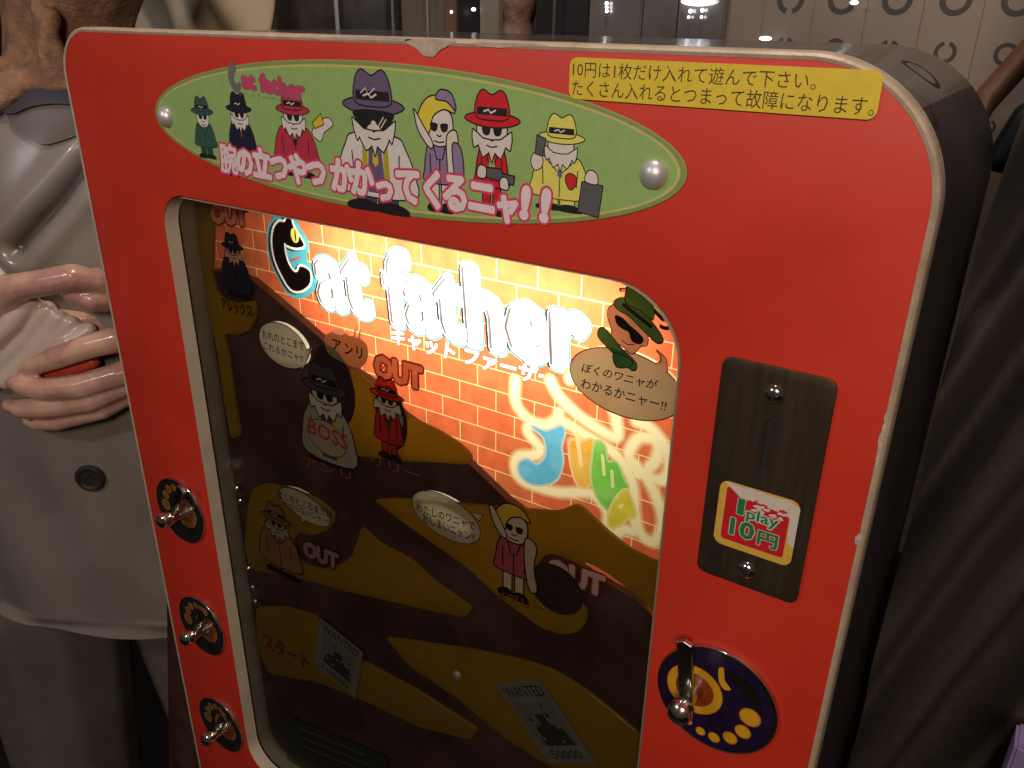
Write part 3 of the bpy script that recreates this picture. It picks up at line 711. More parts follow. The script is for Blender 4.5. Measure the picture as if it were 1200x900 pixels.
# ---- glass
M_GLASS, nt, N, L_ = newmat('window_acrylic'); N.remove(N['Principled BSDF'])
tr_ = N.new('ShaderNodeBsdfTransparent'); tr_.inputs['Color'].default_value = (.57, .555, .52, 1)
gl = N.new('ShaderNodeBsdfGlossy'); gl.inputs['Roughness'].default_value = .26; gl.inputs['Color'].default_value = (1, 1, 1, 1)
lw_ = N.new('ShaderNodeLayerWeight'); pw = N.new('ShaderNodeMath'); pw.operation = 'POWER'; pw.inputs[1].default_value = 5
L_.new(lw_.outputs['Facing'], pw.inputs[0]); fz = N.new('ShaderNodeMath'); fz.operation = 'MULTIPLY_ADD'; fz.inputs[1].default_value = .9; fz.inputs[2].default_value = .07
L_.new(pw.outputs[0], fz.inputs[0]); mx = N.new('ShaderNodeMixShader')
L_.new(fz.outputs[0], mx.inputs[0]); L_.new(tr_.outputs[0], mx.inputs[1]); L_.new(gl.outputs[0], mx.inputs[2]); L_.new(mx.outputs[0], N['Material Output'].inputs['Surface'])
gp = rrect(-.2225, .746, .212, 1.352, .01)
mesh('window_pane', [(x, .0128, z) for x, z in gp], [tuple(range(len(gp)))], M_GLASS, game)

# ---- oval sign
sign = Art(); SG = ink('sign_green', (.25, .40, .13)); SGL = ink('sign_line', (.48, .44, .14)); SGE = ink('sign_edge', (.20, .28, .09))
SX, SZ = -.0026, 1.4046
sign.add(ell(SX, SZ, .2025, .0428, 90), SGE).add(ell(SX, SZ, .1998, .0405, 90), SGL).add(ell(SX, SZ, .1982, .0391, 90), SG)
ik = lambda n, c: ink('sign_' + n, c)
LN = ik('black', (.012, .010, .012)); SK = ik('pale', (.60, .55, .52)); 
figure(sign, 236, 113, 183, 0, ik('dkgreen', (.03, .09, .06)), ik('dkgreen', (.03, .09, .06)), SK, LN, hs=1.35, wide=.46, legs=.22, pants=ik('dkgreen2', (.02, .06, .05)))
figure(sign, 279, 108, 186, 0, ik('navy', (.010, .013, .035)), ik('navy', (.010, .013, .035)), SK, LN, hs=1.35, wide=.5, legs=.14, beard=True, tie=ik('wine', (.2, .02, .03)))
figure(sign, 342, 104, 204, 0, ik('crimson', (.40, .03, .055)), ik('crimson', (.40, .03, .055)), SK, LN, hs=1.30, wide=.60, legs=.14, beard=True, tie=LN,
       extra=lambda A, T, S, put: (put(S([(.34, .60), (.52, .76), (.66, .80), (.72, .72), (.56, .62), (.48, .50)]), SK), put(T([(.36, .72), (.52, .84), (.56, .72), (.40, .66)]), ik('gold', (.58, .42, .02)))))
figure(sign, 436, 82, 244, 0, ik('purple', (.115, .085, .165)), ik('white', (.60, .57, .56)), SK, LN, headx=True, hs=1.45, wide=.66, legs=.14, beard=True, open_coat=ik('purple', (.115, .085, .165)), tie=ik('gold', (.58, .42, .02)), pants=ik('purple2', (.06, .05, .08)),
       extra=lambda A, T, S, put: (A.add(S([(-.15, .77), (.15, .77), (.13, .70), (.07, .66), (.02, .71), (-.02, .71), (-.07, .66), (-.13, .70)], 3), LN), A.add(stroke(T([(.04, .69), (.08, .74)]), .0007), SK), A.add(stroke(T([(.06, .68), (.10, .73)]), .0007), SK),
                                  A.add(stroke(T([(-.09, .87), (-.05, .90), (-.03, .86), (.02, .90)]), .0008), SK)))
figure(sign, 515, 104, 246, 0, None, ik('lilac', (.24, .17, .31)), SK, LN, hair=ik('blond', (.62, .52, .05)), headx=True, hs=1.15, wide=.26, legs=.26, pants=SK,
       extra=lambda A, T, S, put: (put(S([(.08, .66), (.16, .70), (.20, .58), (.14, .50), (.17, .2), (.11, .2), (.09, .45)]), ik('fur', (.62, .56, .46))), put(S([(.15, .60), (.24, .56), (.26, .30), (.18, .30)]), ik('lilac', (.24, .17, .31))),
                                  put(S([(-.11, .56), (-.20, .68), (-.27, .80), (-.24, .83), (-.16, .72), (-.08, .60)]), SK), put(S([(-.02, .93), (.02, .99), (.12, .97), (.16, .86), (.08, .92)], 3), ik('lilac', (.24, .17, .31)))))
figure(sign, 578, 106, 250, 0, ik('red', (.52, .012, .018)), ik('red', (.52, .012, .018)), SK, LN, hs=1.25, wide=.27, legs=.26, beard=True, tie=ik('green', (.01, .12, .05)),
       extra=lambda A, T, S, put: (put(T([(-.06, .34), (.24, .30), (.25, .37), (.12, .38), (.10, .42), (-.05, .42)]), ik('gunmetal', (.085, .085, .095))), put(S([(-.16, .34), (-.08, .33), (-.07, .42), (-.14, .43)]), SK), put(S([(.10, .26), (.18, .25), (.17, .34), (.11, .34)]), SK)))
figure(sign, 660, 134, 246, 0, ik('lemon', (.62, .58, .12)), ik('lemon', (.62, .58, .12)), SK, LN, hs=1.35, wide=.60, legs=.16, beard=True, tie=ik('blue', (.08, .12, .3)),
       extra=lambda A, T, S, put: (put(T([(.28, .02), (.56, -.02), (.60, .36), (.32, .38)]), ik('gunmetal', (.085, .085, .095))), put(S([(.36, .40), (.52, .38), (.50, .50), (.40, .52)]), SK),
                                  put(S([(-.42, .55), (-.36, .46), (-.26, .52), (-.28, .66), (-.38, .66)]), SK), put(T([(-.36, .66), (-.26, .64), (-.22, .84), (-.34, .88)]), ik('gunmetal', (.085, .085, .095))),
                                  put(S([(.10, .34), (.16, .27), (.23, .34), (.22, .43), (.14, .46), (.09, .42)]), ik('rose', (.48, .02, .02)))))
# its lettering
HOT = ik('hotpink', (.56, .05, .12)); SWH = ik('textwhite', (.66, .58, .60))
chars = list('腕の立つやつかかってくるニャ!!')
xs = [-.131, -.1148, -.0980, -.0812, -.0640, -.0472, -.0255, -.0085, .0095, .0280, .0468, .0630, .0815, .0985, .1118, .1245]
sizes = [.0205] * 6 + [.0225] * 2 + [.019] + [.023] * 4 + [.019] + [.024] * 2
main = []
for ch, x, s in zip(chars, xs, sizes):
    z = 1.3800 if ch not in 'っャ' else 1.3772
    wd = s * .86
    if ch == '!':
        main.append(thick(em_polys('!', x + .0075, z, s * 1.05, s * .95, rot=-.10), .0016, 8)); continue
    main.append(thick(em_polys(ch, x, z, wd * 1.02, s * 1.02, .0, rot=-.03), .00115 if ch not in '腕' else .0006, 6))
for g_ in main: sign.add(thick(g_, .0014, 8), HOT)
for g_ in main: sign.add(g_, SWH)
lg = text_polys('at father', (-.108, 1.4375), (-.052, 1.4335), (-.108, 1.4278), .03)
GR_ = ik('greyline', (.16, .13, .14))
sign.add(thick(lg, .0010, 6), GR_).add(thick(lg, .0003, 6), ik('logopink', (.52, .04, .12)))
lc = spline([(-.1165, 1.4425), (-.1135, 1.4385), (-.1150, 1.4365), (-.1165, 1.4320), (-.1140, 1.4285), (-.1105, 1.4300), (-.1110, 1.4265), (-.1150, 1.4250), (-.1190, 1.4290), (-.1200, 1.4350), (-.1185, 1.4395)], 3)
sign.add(thick([lc], .0010, 6), GR_)
sign.add(text_polys('キャットファーザー', (-.1135, 1.4252), (-.0735, 1.4232), (-.1135, 1.4222), .01), GR_)
sgo = sign.build('oval_sign', -.0012, game)
solid('sign_plate', [ell(SX, SZ, .2030, .0432, 90)], -.0010, -.0002, ink('plate_edge', (.30, .34, .12)), sgo, bev=.0002)
for x in (.1837, -.1930):
    lathe('dome_bolt', [(0, .0072), (.001, .0072), (.0030, .0064), (.0048, .0046), (.0058, .0024), (.0061, .0002)], (x, -.0012, 1.4035), (0, -1, 0), M_BOLT, sgo, 32)

# ---- yellow instruction sticker
st = Art(); SY = ink('sticker_yellow', (.62, .47, .035)); SB = ink('sticker_ink', (.045, .032, .012))
p0, p1, p2, p3 = P(670, 67), P(1041, 82), P(1036, 140), P(668, 116)
zt, zb_ = (p0[1] + p1[1]) / 2, (p2[1] + p3[1]) / 2
st.add(rrect(p0[0], zb_, p1[0] - .001, zt, .004), SY)
hx = p1[0] - p0[0]; hz = zt - zb_
st.add(text_polys('10円は1枚だけ入れて遊んで下さい。', (p0[0] + hx * .012, zt - hz * .09), (p0[0] + hx * .815, zt - hz * .09), (p0[0] + hx * .012, zt - hz * .47), .0), SB)
st.add(text_polys('たくさん入れるとつまって故障になります。', (p0[0] + hx * .012, zt - hz * .53), (p0[0] + hx * .985, zt - hz * .53), (p0[0] + hx * .012, zt - hz * .93), .0), SB)
st.build('instruction_sticker', -.0015, game)

# ---- coin plate
cx0, cx1, cz0, cz1 = .2290, .2850, 1.1895, 1.3195
coin = solid('coin_plate', [rrect(cx0, cz0, cx1, cz1, .0055)], -.0022, -.0004, M_STEEL, game, bev=.0006)
sx, sz = .2572, 1.2775
solid('coin_slot', [rrect(sx - .0013, sz - .0140, sx + .0013, sz + .0140, .0012)], -.00245, -.0019, M_BLACK, coin)
for dx in (-.0028, .0019):
    solid('slot_lip', [rrect(sx + dx, sz - .0150, sx + dx + .0009, sz + .0150, .0003)], -.0034, -.0021, M_STEEL, coin, bev=.0003)
for zz in (1.3055, 1.2010):
    lathe('plate_screw', [(0, .0052), (.0006, .0050), (.0018, .0042), (.0027, .0024), (.0029, .0002)], (.2568, -.0023, zz), (0, -1, 0), M_CHROME, coin, 26)
    solid('screw_slot', [rrect(.2568 - .0026, zz - .0004, .2568 + .0026, zz + .0004, .0001)], -.0053, -.0048, M_BLACK, coin)
    solid('screw_slot', [rrect(.2568 - .0004, zz - .0026, .2568 + .0004, zz + .0026, .0001)], -.00535, -.0048, M_BLACK, coin)
ps = Art(); PW = ink('price_worn_white', (.56, .50, .46)); PY = ink('price_yellow', (.58, .36, .06)); PR = ink('price_red', (.46, .012, .020)); PG = ink('price_green', (.02, .16, .055)); PL = ink('price_light', (.42, .48, .40))
ax0, ax1, az0, az1 = .2365, .2785, 1.2118, 1.2512
ps.add(rrect(ax0, az0, ax1, az1, .005), PY)
rw = random.Random(3)
top = [(ax0 + .002, az1 - .0008)] + [(ax0 + .006 + k * .0019, az1 - .0005 - rw.uniform(0, .0012)) for k in range(17)] + [(ax1, az1 - .004), (ax1, az0 + .012), (ax1 - .0035, az0 + .014), (ax1 - .0042, az1 - .012)] + [(ax1 - .006 - k * .002, az1 - .0060 - rw.uniform(0, .0022)) for k in range(13)]
ps.add(rrect(ax0 + .0038, az0 + .0040, ax1 - .0045, az1 - .0030, .002), PR).add(top, PW)
for k in range(22):
    x, z = rw.uniform(ax0 + .010, ax1 - .006), az1 - rw.uniform(.0055, .0125)
    ps.add(spline([(x, z), (x + rw.uniform(.001, .003), z + .0008), (x + rw.uniform(.001, .003), z - .0012), (x - .0006, z - .0008)], 2), PW)
one = text_polys('1', (ax0 + .0110, az1 - .0085), (ax0 + .0138, az1 - .0085), (ax0 + .0110, az1 - .0172), .03)
ply = text_polys('play', (ax0 + .0160, az1 - .0125), (ax0 + .0325, az1 - .0125), (ax0 + .0160, az1 - .0205), .02)
ten = text_polys('10', (ax0 + .0085, az1 - .0212), (ax0 + .0208, az1 - .0212), (ax0 + .0085, az1 - .0310), .03)
yen = text_polys('円', (ax0 + .0235, az1 - .0235), (ax0 + .0335, az1 - .0235), (ax0 + .0235, az1 - .0318), .02)
ps.add(thick(one, .0006, 6), PL).add(thick(one, .0002, 6), PG).add(thick(ply, .0007, 6), PL).add(ply, PG)
ps.add(thick(ten, .0007, 6), PL).add(thick(ten, .0002, 6), PG).add(thick(yen, .0006, 6), PL).add(thick(yen, .0002, 6), PG)
ps.build('price_sticker', -.0026, coin)

# ---- round dials with chrome levers
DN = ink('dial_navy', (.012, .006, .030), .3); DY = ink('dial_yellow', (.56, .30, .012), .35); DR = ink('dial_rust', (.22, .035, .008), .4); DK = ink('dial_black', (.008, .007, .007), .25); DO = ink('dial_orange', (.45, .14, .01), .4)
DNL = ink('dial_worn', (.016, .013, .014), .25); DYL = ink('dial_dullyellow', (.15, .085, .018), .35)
def dial(cx, cz, R, side, hx, hz, fine, bar_to, shaft=.034, tilt=(0, 0)):
    base = lathe('lever_dial', [(0, R), (.0014, R), (.0024, R * .985), (.0026, R * .96), (.0021, R * .93), (.0021, .001)], (cx, -.0004, cz), (0, -1, 0), M_CHROME if not fine else M_CHROME, game, 56)
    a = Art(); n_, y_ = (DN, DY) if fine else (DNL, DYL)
    a.add(ell(cx, cz, R * .955, R * .955, 60), DK).add(ell(cx, cz, R * .925, R * .925, 60), n_)
    a.add(ell(hx, hz, R * .47, R * .47, 40), DO).add(ell(hx, hz, R * .455, R * .455, 40), y_).add(ell(hx, hz, R * .32, R * .32, 36), DR)
    for k, (dx, dz, r) in enumerate(((.57, -.02, .165), (.50, -.36, .125), (.32, -.60, .115), (.07, -.74, .095), (-.16, -.74, .08), (-.37, -.66, .055))):
        x, z = cx + side * dx * R, cz + dz * R * (1 if fine else -1)
        a.add(ell(x, z, r * R * 1.06, r * R * 1.06, 18), DO).add(ell(x, z, r * R * .92, r * R * .92, 18), y_)
    if fine:
        a.add(spline([(cx + dx * R, cz + dz * R) for dx, dz in ((-.02, .66), (.06, .70), (.10, .48), (.22, .36), (.12, .30), (.02, .40))], 2), y_)
        a.add(spline([(cx + dx * R, cz + dz * R) for dx, dz in ((.10, .72), (.42, .66), (.66, .44), (.74, .16), (.60, .20), (.52, .26), (.40, .30), (.34, .46), (.2, .5))], 3), DK)
    a.build('dial_print', -.0029, base)
    # lever: shaft, cross bar, end cap
    tipx, tipz = hx + tilt[0], hz + tilt[1]
    lv = tube('lever', [(hx, -.0026, hz), (hx + tilt[0] * .2, -.008, hz + tilt[1] * .2), (hx + tilt[0] * .6, -.020, hz + tilt[1] * .6), (tipx, -shaft, tipz)], [.0062, .0044, .0044, .0040], M_CHROME, base, 18)
    lathe('lever_cap', [(-.004, .004), (-.002, .0068), (.003, .0074), (.0065, .0062), (.0085, .0034), (.009, .0003)], (tipx, -shaft, tipz), (tilt[0], -.03, tilt[1]), M_CHROME, lv, 24)
    yb = -shaft * .62
    bx = hx + tilt[0] * .62; bz = hz + tilt[1] * .62
    ex, ez = bar_to
    L = hypot(ex - bx, ez - bz)
    wv = .0046
    ux, uz = (ex - bx) / L, (ez - bz) / L; nx, nz = -uz, ux
    lp = [(bx - ux * .006 + nx * wv * .8, bz - uz * .006 + nz * wv * .8), (bx - ux * .006 - nx * wv * .8, bz - uz * .006 - nz * wv * .8), (ex - nx * wv, ez - nz * wv), (ex + ux * .002, ez + uz * .002), (ex + nx * wv, ez + nz * wv)]
    solid('lever_bar', [lp[::-1]], yb - .0032, yb + .0008, M_CHROME, lv, bev=.0008)
dial(.2506, 1.1044, .0372, 1, .2375, 1.1062, True, (.2330, 1.1500), .026, (.0012, .004))
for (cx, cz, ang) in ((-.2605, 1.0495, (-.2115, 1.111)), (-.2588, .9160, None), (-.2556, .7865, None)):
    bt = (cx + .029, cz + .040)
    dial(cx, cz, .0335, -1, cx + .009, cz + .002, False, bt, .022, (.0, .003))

# ================================================================== PAINTED STATUE on the left
statue = thing('mannequin_statue', tuple(SW((-.42, -.42, 0))), 'life size painted statue in glossy beige coat, hands clasped, left of the red machine', 'statue')
M_COAT = pmat('glossy_beige_paint', (.195, .165, .145), .30, var=.22, scale=5, bump=.10, bscale=60, col2=(.255, .222, .20), coat=.25)
M_COATLOW = M_COAT
M_SKIN = pmat('pink_paint', (.40, .20, .165), .27, var=.15, scale=22, bump=.08, bscale=90, col2=(.58, .35, .25), coat=.3)
M_NAIL = pmat('nail_paint', (.20, .095, .06), .4)
M_SLEEVE = pmat('pale_cuff_paint', (.56, .42, .36), .32, var=.15, scale=9, bump=.08, bscale=90, col2=(.60, .49, .40), coat=.2)
M_NECK = pmat('wrinkled_brown_paint', (.24, .120, .070), .8, var=.3, scale=60, bump=1.0, bscale=210, col2=(.34, .185, .105))
M_SHIRT = pmat('grey_shirt_paint', (.12, .10, .09), .38, var=.18, scale=14, bump=.08, bscale=90)
M_COLLAR = pmat('dark_blue_collar_paint', (.036, .031, .042), .45, var=.25, scale=14)
M_SEAM = pmat('dark_seam_paint', (.085, .072, .060), .4, var=.3, scale=20)
M_BUTTON = pmat('dark_button', (.028, .022, .024), .35, var=.3, scale=60)
M_REDP = pmat('red_paint', (.50, .055, .030), .4, var=.15, scale=20)
M_TROUSER = pmat('beige_trouser_paint', (.15, .125, .105), .42, var=.25, scale=8, bump=.1, bscale=60)
CA = SP(84, 60, -.40)[0]
# coat: a lofted front with pressed folds
SEC = [(.655, .246, .143, -.424), (.75, .238, .140, -.423), (.85, .226, .135, -.42), (1.0, .200, .128, -.42), (1.12, .195, .125, -.42), (1.24, .200, .128, -.42), (1.30, .190, .121, -.42), (1.345, .160, .106, -.42), (1.375, .122, .090, -.42), (1.398, .092, .078, -.42), (1.412, .078, .070, -.42)]
SEC = spline(SEC, 8, False)
def sec(z):
    z = max(SEC[0][0], min(SEC[-1][0], z))
    for a, b in zip(SEC[:-1], SEC[1:]):
        if z <= b[0]:
            t = (z - a[0]) / (b[0] - a[0]); t = t * t * (3 - 2 * t) if False else t
            return [a[k] + (b[k] - a[k]) * t for k in (1, 2, 3)]
LAP = [SP(97, 188, -.29), SP(60, 238, -.285), SP(15, 293, -.285)]
def seg_dist(a, z, p, q):
    vx, vz = q[0] - p[0], q[2] - p[2]; L2 = vx * vx + vz * vz; t = max(0, min(1, ((a - p[0]) * vx + (z - p[2]) * vz) / L2))
    dx, dz = a - p[0] - vx * t, z - p[2] - vz * t
    return hypot(dx, dz), (vx * dz - vz * dx)
def coat_pt(th, z):
    rx, ry, bc = sec(z); e = 2 / 2.5
    c, s = cos(th), sin(th)
    a = CA + rx * (abs(c) ** e) * (1 if c > 0 else -1); b = bc + ry * (abs(s) ** e) * (1 if s > 0 else -1)
    if s > 0:
        d1 = min(seg_dist(a, z, LAP[0], LAP[1])[0], seg_dist(a, z, LAP[1], LAP[2])[0])
        sd = seg_dist(a, z, LAP[0], LAP[2])[1]
        b += -.010 * exp(-(d1 / .0075) ** 2) + .007 * exp(-((d1 - .02) / .012) ** 2)
        # pulled folds below the hands and a soft chest dent
        b += .004 * sin(a * 60 + z * 14) * exp(-((z - .93) / .10) ** 2) + .003 * noise.noise((a * 14, z * 9, 3.1)) * 2
        if z < .80: b += .0025 * sin(a * 34 + 1) * (.80 - z) / .15
    return Vector((a, b, z))
def loft(name, fn, zs, nth, mat, parent):
    V = []; Fc = []
    for z in zs:
        for k in range(nth): V.append(SW(fn(2 * pi * k / nth, z)))
    for i in range(len(zs) - 1):
        for k in range(nth): Fc.append((i * nth + k, i * nth + (k + 1) % nth, (i + 1) * nth + (k + 1) % nth, (i + 1) * nth + k))
    Fc.append(tuple(range(nth))[::-1])
    return autosmooth(mesh(name, V, Fc, mat, parent), 60)
def hem(z, a): return z
NZ = 260
zs = [.655 + (1.412 - .655) * k / NZ for k in range(NZ + 1)]
HEM = [SP(-60, 748, -.285), SP(0, 752, -.28), SP(80, 757, -.28), SP(140, 748, -.28), SP(200, 735, -.28)]
zhem = sum(h[2] for h in HEM[1:]) / 4
def coat_fn(th, z):
    c_ = cos(th); c_ = (1 if c_ > 0 else -1) * abs(c_) ** 1.25; th = atan2((1 if sin(th) > 0 else -1) * sqrt(max(0, 1 - c_ * c_)), c_)
    p = coat_pt(th, z)
    if z < .80:                                      # hem rises a little towards the sides
        k = (.80 - z) / (.80 - .655); p.z = z + (zhem - .655) * k + .018 * k * ((p.x - CA - .0) / .2) ** 2
    return p
coat = loft('coat', coat_fn, zs, 420, M_COAT, statue)
at_ = coat.data.attributes.new('seam', 'FLOAT', 'POINT')
for k_, v_ in enumerate(coat.data.vertices):         # the dark painted line of the lapel
    c_ = v_.co; val = 0.0
    if c_.z > 1.15 and c_.dot(BX) > -.40:
        a_ = c_.dot(AX); d_ = min(seg_dist(a_, c_.z, LAP[0], LAP[1])[0], seg_dist(a_, c_.z, LAP[1], LAP[2])[0])
        val = max(0, min(1, (.0075 + .0015 * noise.noise((a_ * 40, c_.z * 40, 2)) - d_) / .0035))
    at_.data[k_].value = val
nt = M_COAT.node_tree; N, L_ = nt.nodes, nt.links; pb_ = N['Principled BSDF']; src = pb_.inputs['Base Color'].links[0].from_socket
an = N.new('ShaderNodeAttribute'); an.attribute_name = 'seam'; mi = N.new('ShaderNodeMix'); mi.data_type = 'RGBA'
L_.new(an.outputs['Fac'], mi.inputs[0]); L_.new(src, mi.inputs[6]); mi.inputs[7].default_value = (.07, .058, .05, 1); L_.new(mi.outputs[2], pb_.inputs['Base Color'])
def front_b(a, z):
    rx, ry, bc = sec(z); e = 2.5; u = min(.999, abs((a - CA) / rx)); s = (1 - u ** e) ** (1 / e)
    th = atan2(s ** (e / 2), (u ** (e / 2)) * (1 if a > CA else -1))
    return coat_pt(th, z)[1]
def drape(name, px, mat, lift=.003, n=22, b0=-.29):
    lp = [SP(x, y, b0) for x, y in px]; a0, a1 = min(p[0] for p in lp), max(p[0] for p in lp); z0, z1 = min(p[2] for p in lp), max(p[2] for p in lp)
    pts = [Vector((p[0], p[2])) for p in lp]; grid = []
    for i in range(n):
        for j in range(n): grid.append(Vector((a0 + (a1 - a0) * (i + .5) / n, z0 + (z1 - z0) * (j + .5) / n)))
    r = delaunay_2d_cdt(pts + grid, [], [list(range(len(pts)))], 1, 1e-7, True)
    V = [SW((v.x, front_b(v.x, v.y) + lift, v.y)) for v in r[0]]
    def inside(x, z):
        c = False
        for a, b in zip(pts, pts[1:] + pts[:1]):
            if (a.y > z) != (b.y > z) and x < a.x + (z - a.y) * (b.x - a.x) / (b.y - a.y): c = not c
        return c
    Fk = [tuple(f) for f in r[2] if inside(sum(r[0][k].x for k in f) / len(f), sum(r[0][k].y for k in f) / len(f))]
    o = mesh(name, V, Fk, mat, coat, smooth=True)
    return o
drape('shirt_front', spline([(4, 128), (30, 118), (100, 116), (130, 128), (110, 150), (60, 168), (34, 160), (10, 146)], 4), M_SHIRT, .004, 18, -.32)
drape('shirt_collar', spline([(6, 130), (14, 112), (40, 104), (90, 103), (140, 110), (120, 124), (70, 121), (40, 124), (20, 132)], 4), M_COLLAR, .008, 18, -.33)
# button
bt = SP(106, 560, -.292); bb = front_b(bt[0], bt[2])
lathe('button', [(0, .0165), (.003, .0165), (.0055, .0145), (.005, .012), (.0028, .010), (.0026, .0005)], SW((bt[0], bb + .0005, bt[2])), BX, M_BUTTON, coat, 30)
for dx, dz in ((-.004, 0), (.004, 0), (0, .004), (0, -.004)):
    q = SW((bt[0] + dx, bb + .0032, bt[2] + dz)); lathe('button_hole', [(0, .0014), (.0008, .0013), (.001, .0002)], q, BX, M_BLACK, coat, 8)

def capsules(name, chains, mat, parent, voxel=.003, smooth=3):
    """joined tapered limbs -> one continuous skin"""
    bm = bmesh.new()
    def ball(c, r):
        bmesh.ops.create_icosphere(bm, subdivisions=2, radius=r, matrix=Matrix.Translation(c))
    for ch in chains:
        for (p, r), (q, s) in zip(ch[:-1], ch[1:]):
            p, q = Vector(p), Vector(q); L = (q - p).length; k = max(2, int(L / (min(r, s) * .16)))
            for i in range(k + 1):
                t = i / k; ball(p.lerp(q, t), r + (s - r) * t)
    me = bpy.data.meshes.new(name); bm.to_mesh(me); bm.free()
    o = bpy.data.objects.new('tmp', me); COL.objects.link(o)
    md = o.modifiers.new('r', 'REMESH'); md.mode = 'VOXEL'; md.voxel_size = voxel; md.use_smooth_shade = True
    ms = o.modifiers.new('s', 'SMOOTH'); ms.factor = .5; ms.iterations = smooth
    bpy.context.view_layer.update()
    m2 = bpy.data.meshes.new_from_object(o.evaluated_get(bpy.context.evaluated_depsgraph_get()))
    bpy.data.objects.remove(o); bpy.data.meshes.remove(me)
    m2.materials.clear(); m2.materials.append(mat); m2.name = name
    m2.polygons.foreach_set('use_smooth', [True] * len(m2.polygons))
    return link(m2, name, parent)
def J(px, py, b, r_px):                               # joint: pixel, depth, radius in pixels at that depth
    v = SP(px, py, b); w_ = SW(v); dist = (RM @ (w_ - CAM)).z
    return (w_, r_px * dist / F * (1.16 if r_px < 15 else 1.05))
# neck and head: one wrinkled mass
nk = [[J(84, 150, -.42, 62), J(80, 95, -.415, 66), J(80, 40, -.41, 66), J(84, -20, -.40, 74), J(88, -90, -.38, 92), J(90, -170, -.39, 96), J(90, -230, -.42, 88)],
      [J(88, -60, -.34, 46), J(88, -90, -.30, 20)],
      [J(40, 100, -.355, 9), J(52, 60, -.345, 9), J(46, 10, -.335, 9)], [J(70, 110, -.342, 8), J(54, 70, -.335, 9), J(60, 20, -.328, 10)], [J(86, 100, -.342, 8), J(64, 50, -.332, 8)],
      [J(12, 108, -.39, 12), J(24, 98, -.362, 11), J(60, 99, -.342, 11), J(100, 97, -.345, 11), J(140, 104, -.375, 12)],
      [J(-90, 160, -.35, 20), J(-40, 138, -.335, 16), J(-8, 120, -.33, 13), J(18, 106, -.335, 11)], [J(-80, 134, -.36, 20), J(-34, 114, -.345, 16), J(0, 98, -.34, 12), J(24, 92, -.345, 9)], [J(-60, 108, -.38, 20), J(-10, 84, -.37, 14), J(16, 74, -.36, 8)],
      [J(14, 92, -.388, 9), J(40, 84, -.352, 9), J(80, 86, -.340, 9), J(120, 84, -.352, 9)]]
body = capsules('body', nk, M_NECK, statue, .0035, 3)
# hands ------------------------------------------------
hb = -.262
handB = [[J(139 + 46, 392, hb - .02, 20), J(139, 397, hb - .004, 14), J(107, 405, hb, 13), J(67, 419, hb, 12), J(42, 428, hb - .004, 10.5), J(30, 433, hb - .008, 8)],
         [J(139 + 46, 425, hb - .02, 20), J(139, 440, hb - .002, 13.5), J(93, 453, hb + .004, 13.5), J(53, 456, hb + .004, 12.5), J(28, 452, hb, 11), J(16, 449, hb - .006, 8)],
         [J(139 + 46, 440, hb - .02, 19), J(147, 452, hb - .006, 12), J(107, 469, hb, 12.5), J(53, 478, hb, 12), J(24, 478, hb - .004, 10.5), J(12, 475, hb - .010, 8)],
         [J(139 + 44, 450, hb - .025, 17), J(147, 466, hb - .012, 9.5), J(120, 481, hb - .008, 9.5), J(67, 494, hb - .008, 9.5), J(44, 495, hb - .012, 8.5), J(34, 493, hb - .016, 6.5)],
         [J(185, 410, hb - .02, 30), J(230, 400, hb - .06, 34)]]
capsules('hand', handB, M_SKIN, statue, .0016, 3)
handA = [[J(-40, 352, hb - .05, 34), J(4, 346, hb - .015, 24), J(24, 336, hb + .002, 16), J(53, 331, hb + .008, 15.5), J(85, 325, hb + .006, 14.5), J(112, 330, hb - .004, 12), J(130, 344, hb - .015, 11)],
         [J(112, 328, hb - .01, 13), J(124, 350, hb - .012, 14), J(108, 352, hb - .002, 13), J(88, 346, hb + .002, 10), J(82, 345, hb + .002, 8)],
         [J(-10, 400, hb - .05, 48), J(50, 385, hb - .045, 40), J(100, 380, hb - .05, 34), J(135, 375, hb - .06, 30)]]
capsules('hand', handA, M_SKIN, statue, .0016, 3)
cuff = [[J(-120, 330, hb - .10, 80), J(-60, 365, hb - .07, 78), J(-14, 388, hb - .055, 66)],
        [J(-6, 432, hb - .022, 11), J(30, 398, hb - .014, 11), J(56, 362, hb - .016, 9)], [J(8, 446, hb - .018, 10), J(42, 412, hb - .010, 10), J(70, 372, hb - .014, 8)],
        [J(-20, 410, hb - .012, 12), J(14, 378, hb - .006, 11), J(36, 352, hb - .012, 9)], [J(46, 420, hb - .012, 8), J(62, 400, hb - .010, 9), J(84, 378, hb - .016, 8)], [J(60, 420, hb - .012, 8), J(82, 402, hb - .010, 10), J(104, 386, hb - .018, 8)],
        [J(-10, 300, hb - .055, 26), J(4, 318, hb - .045, 24), J(12, 340, hb - .04, 20)]]
capsules('sleeve_cuff', cuff, M_SLEEVE, statue, .0022, 4)
red = [[J(40, 414, hb - .018, 9), J(62, 403, hb - .014, 12), J(84, 400, hb - .018, 9)], [J(60, 437, hb - .014, 8), J(84, 432, hb - .012, 9), J(108, 424, hb - .014, 8)]]
capsules('red_lining', red, M_REDP, statue, .0018, 3)
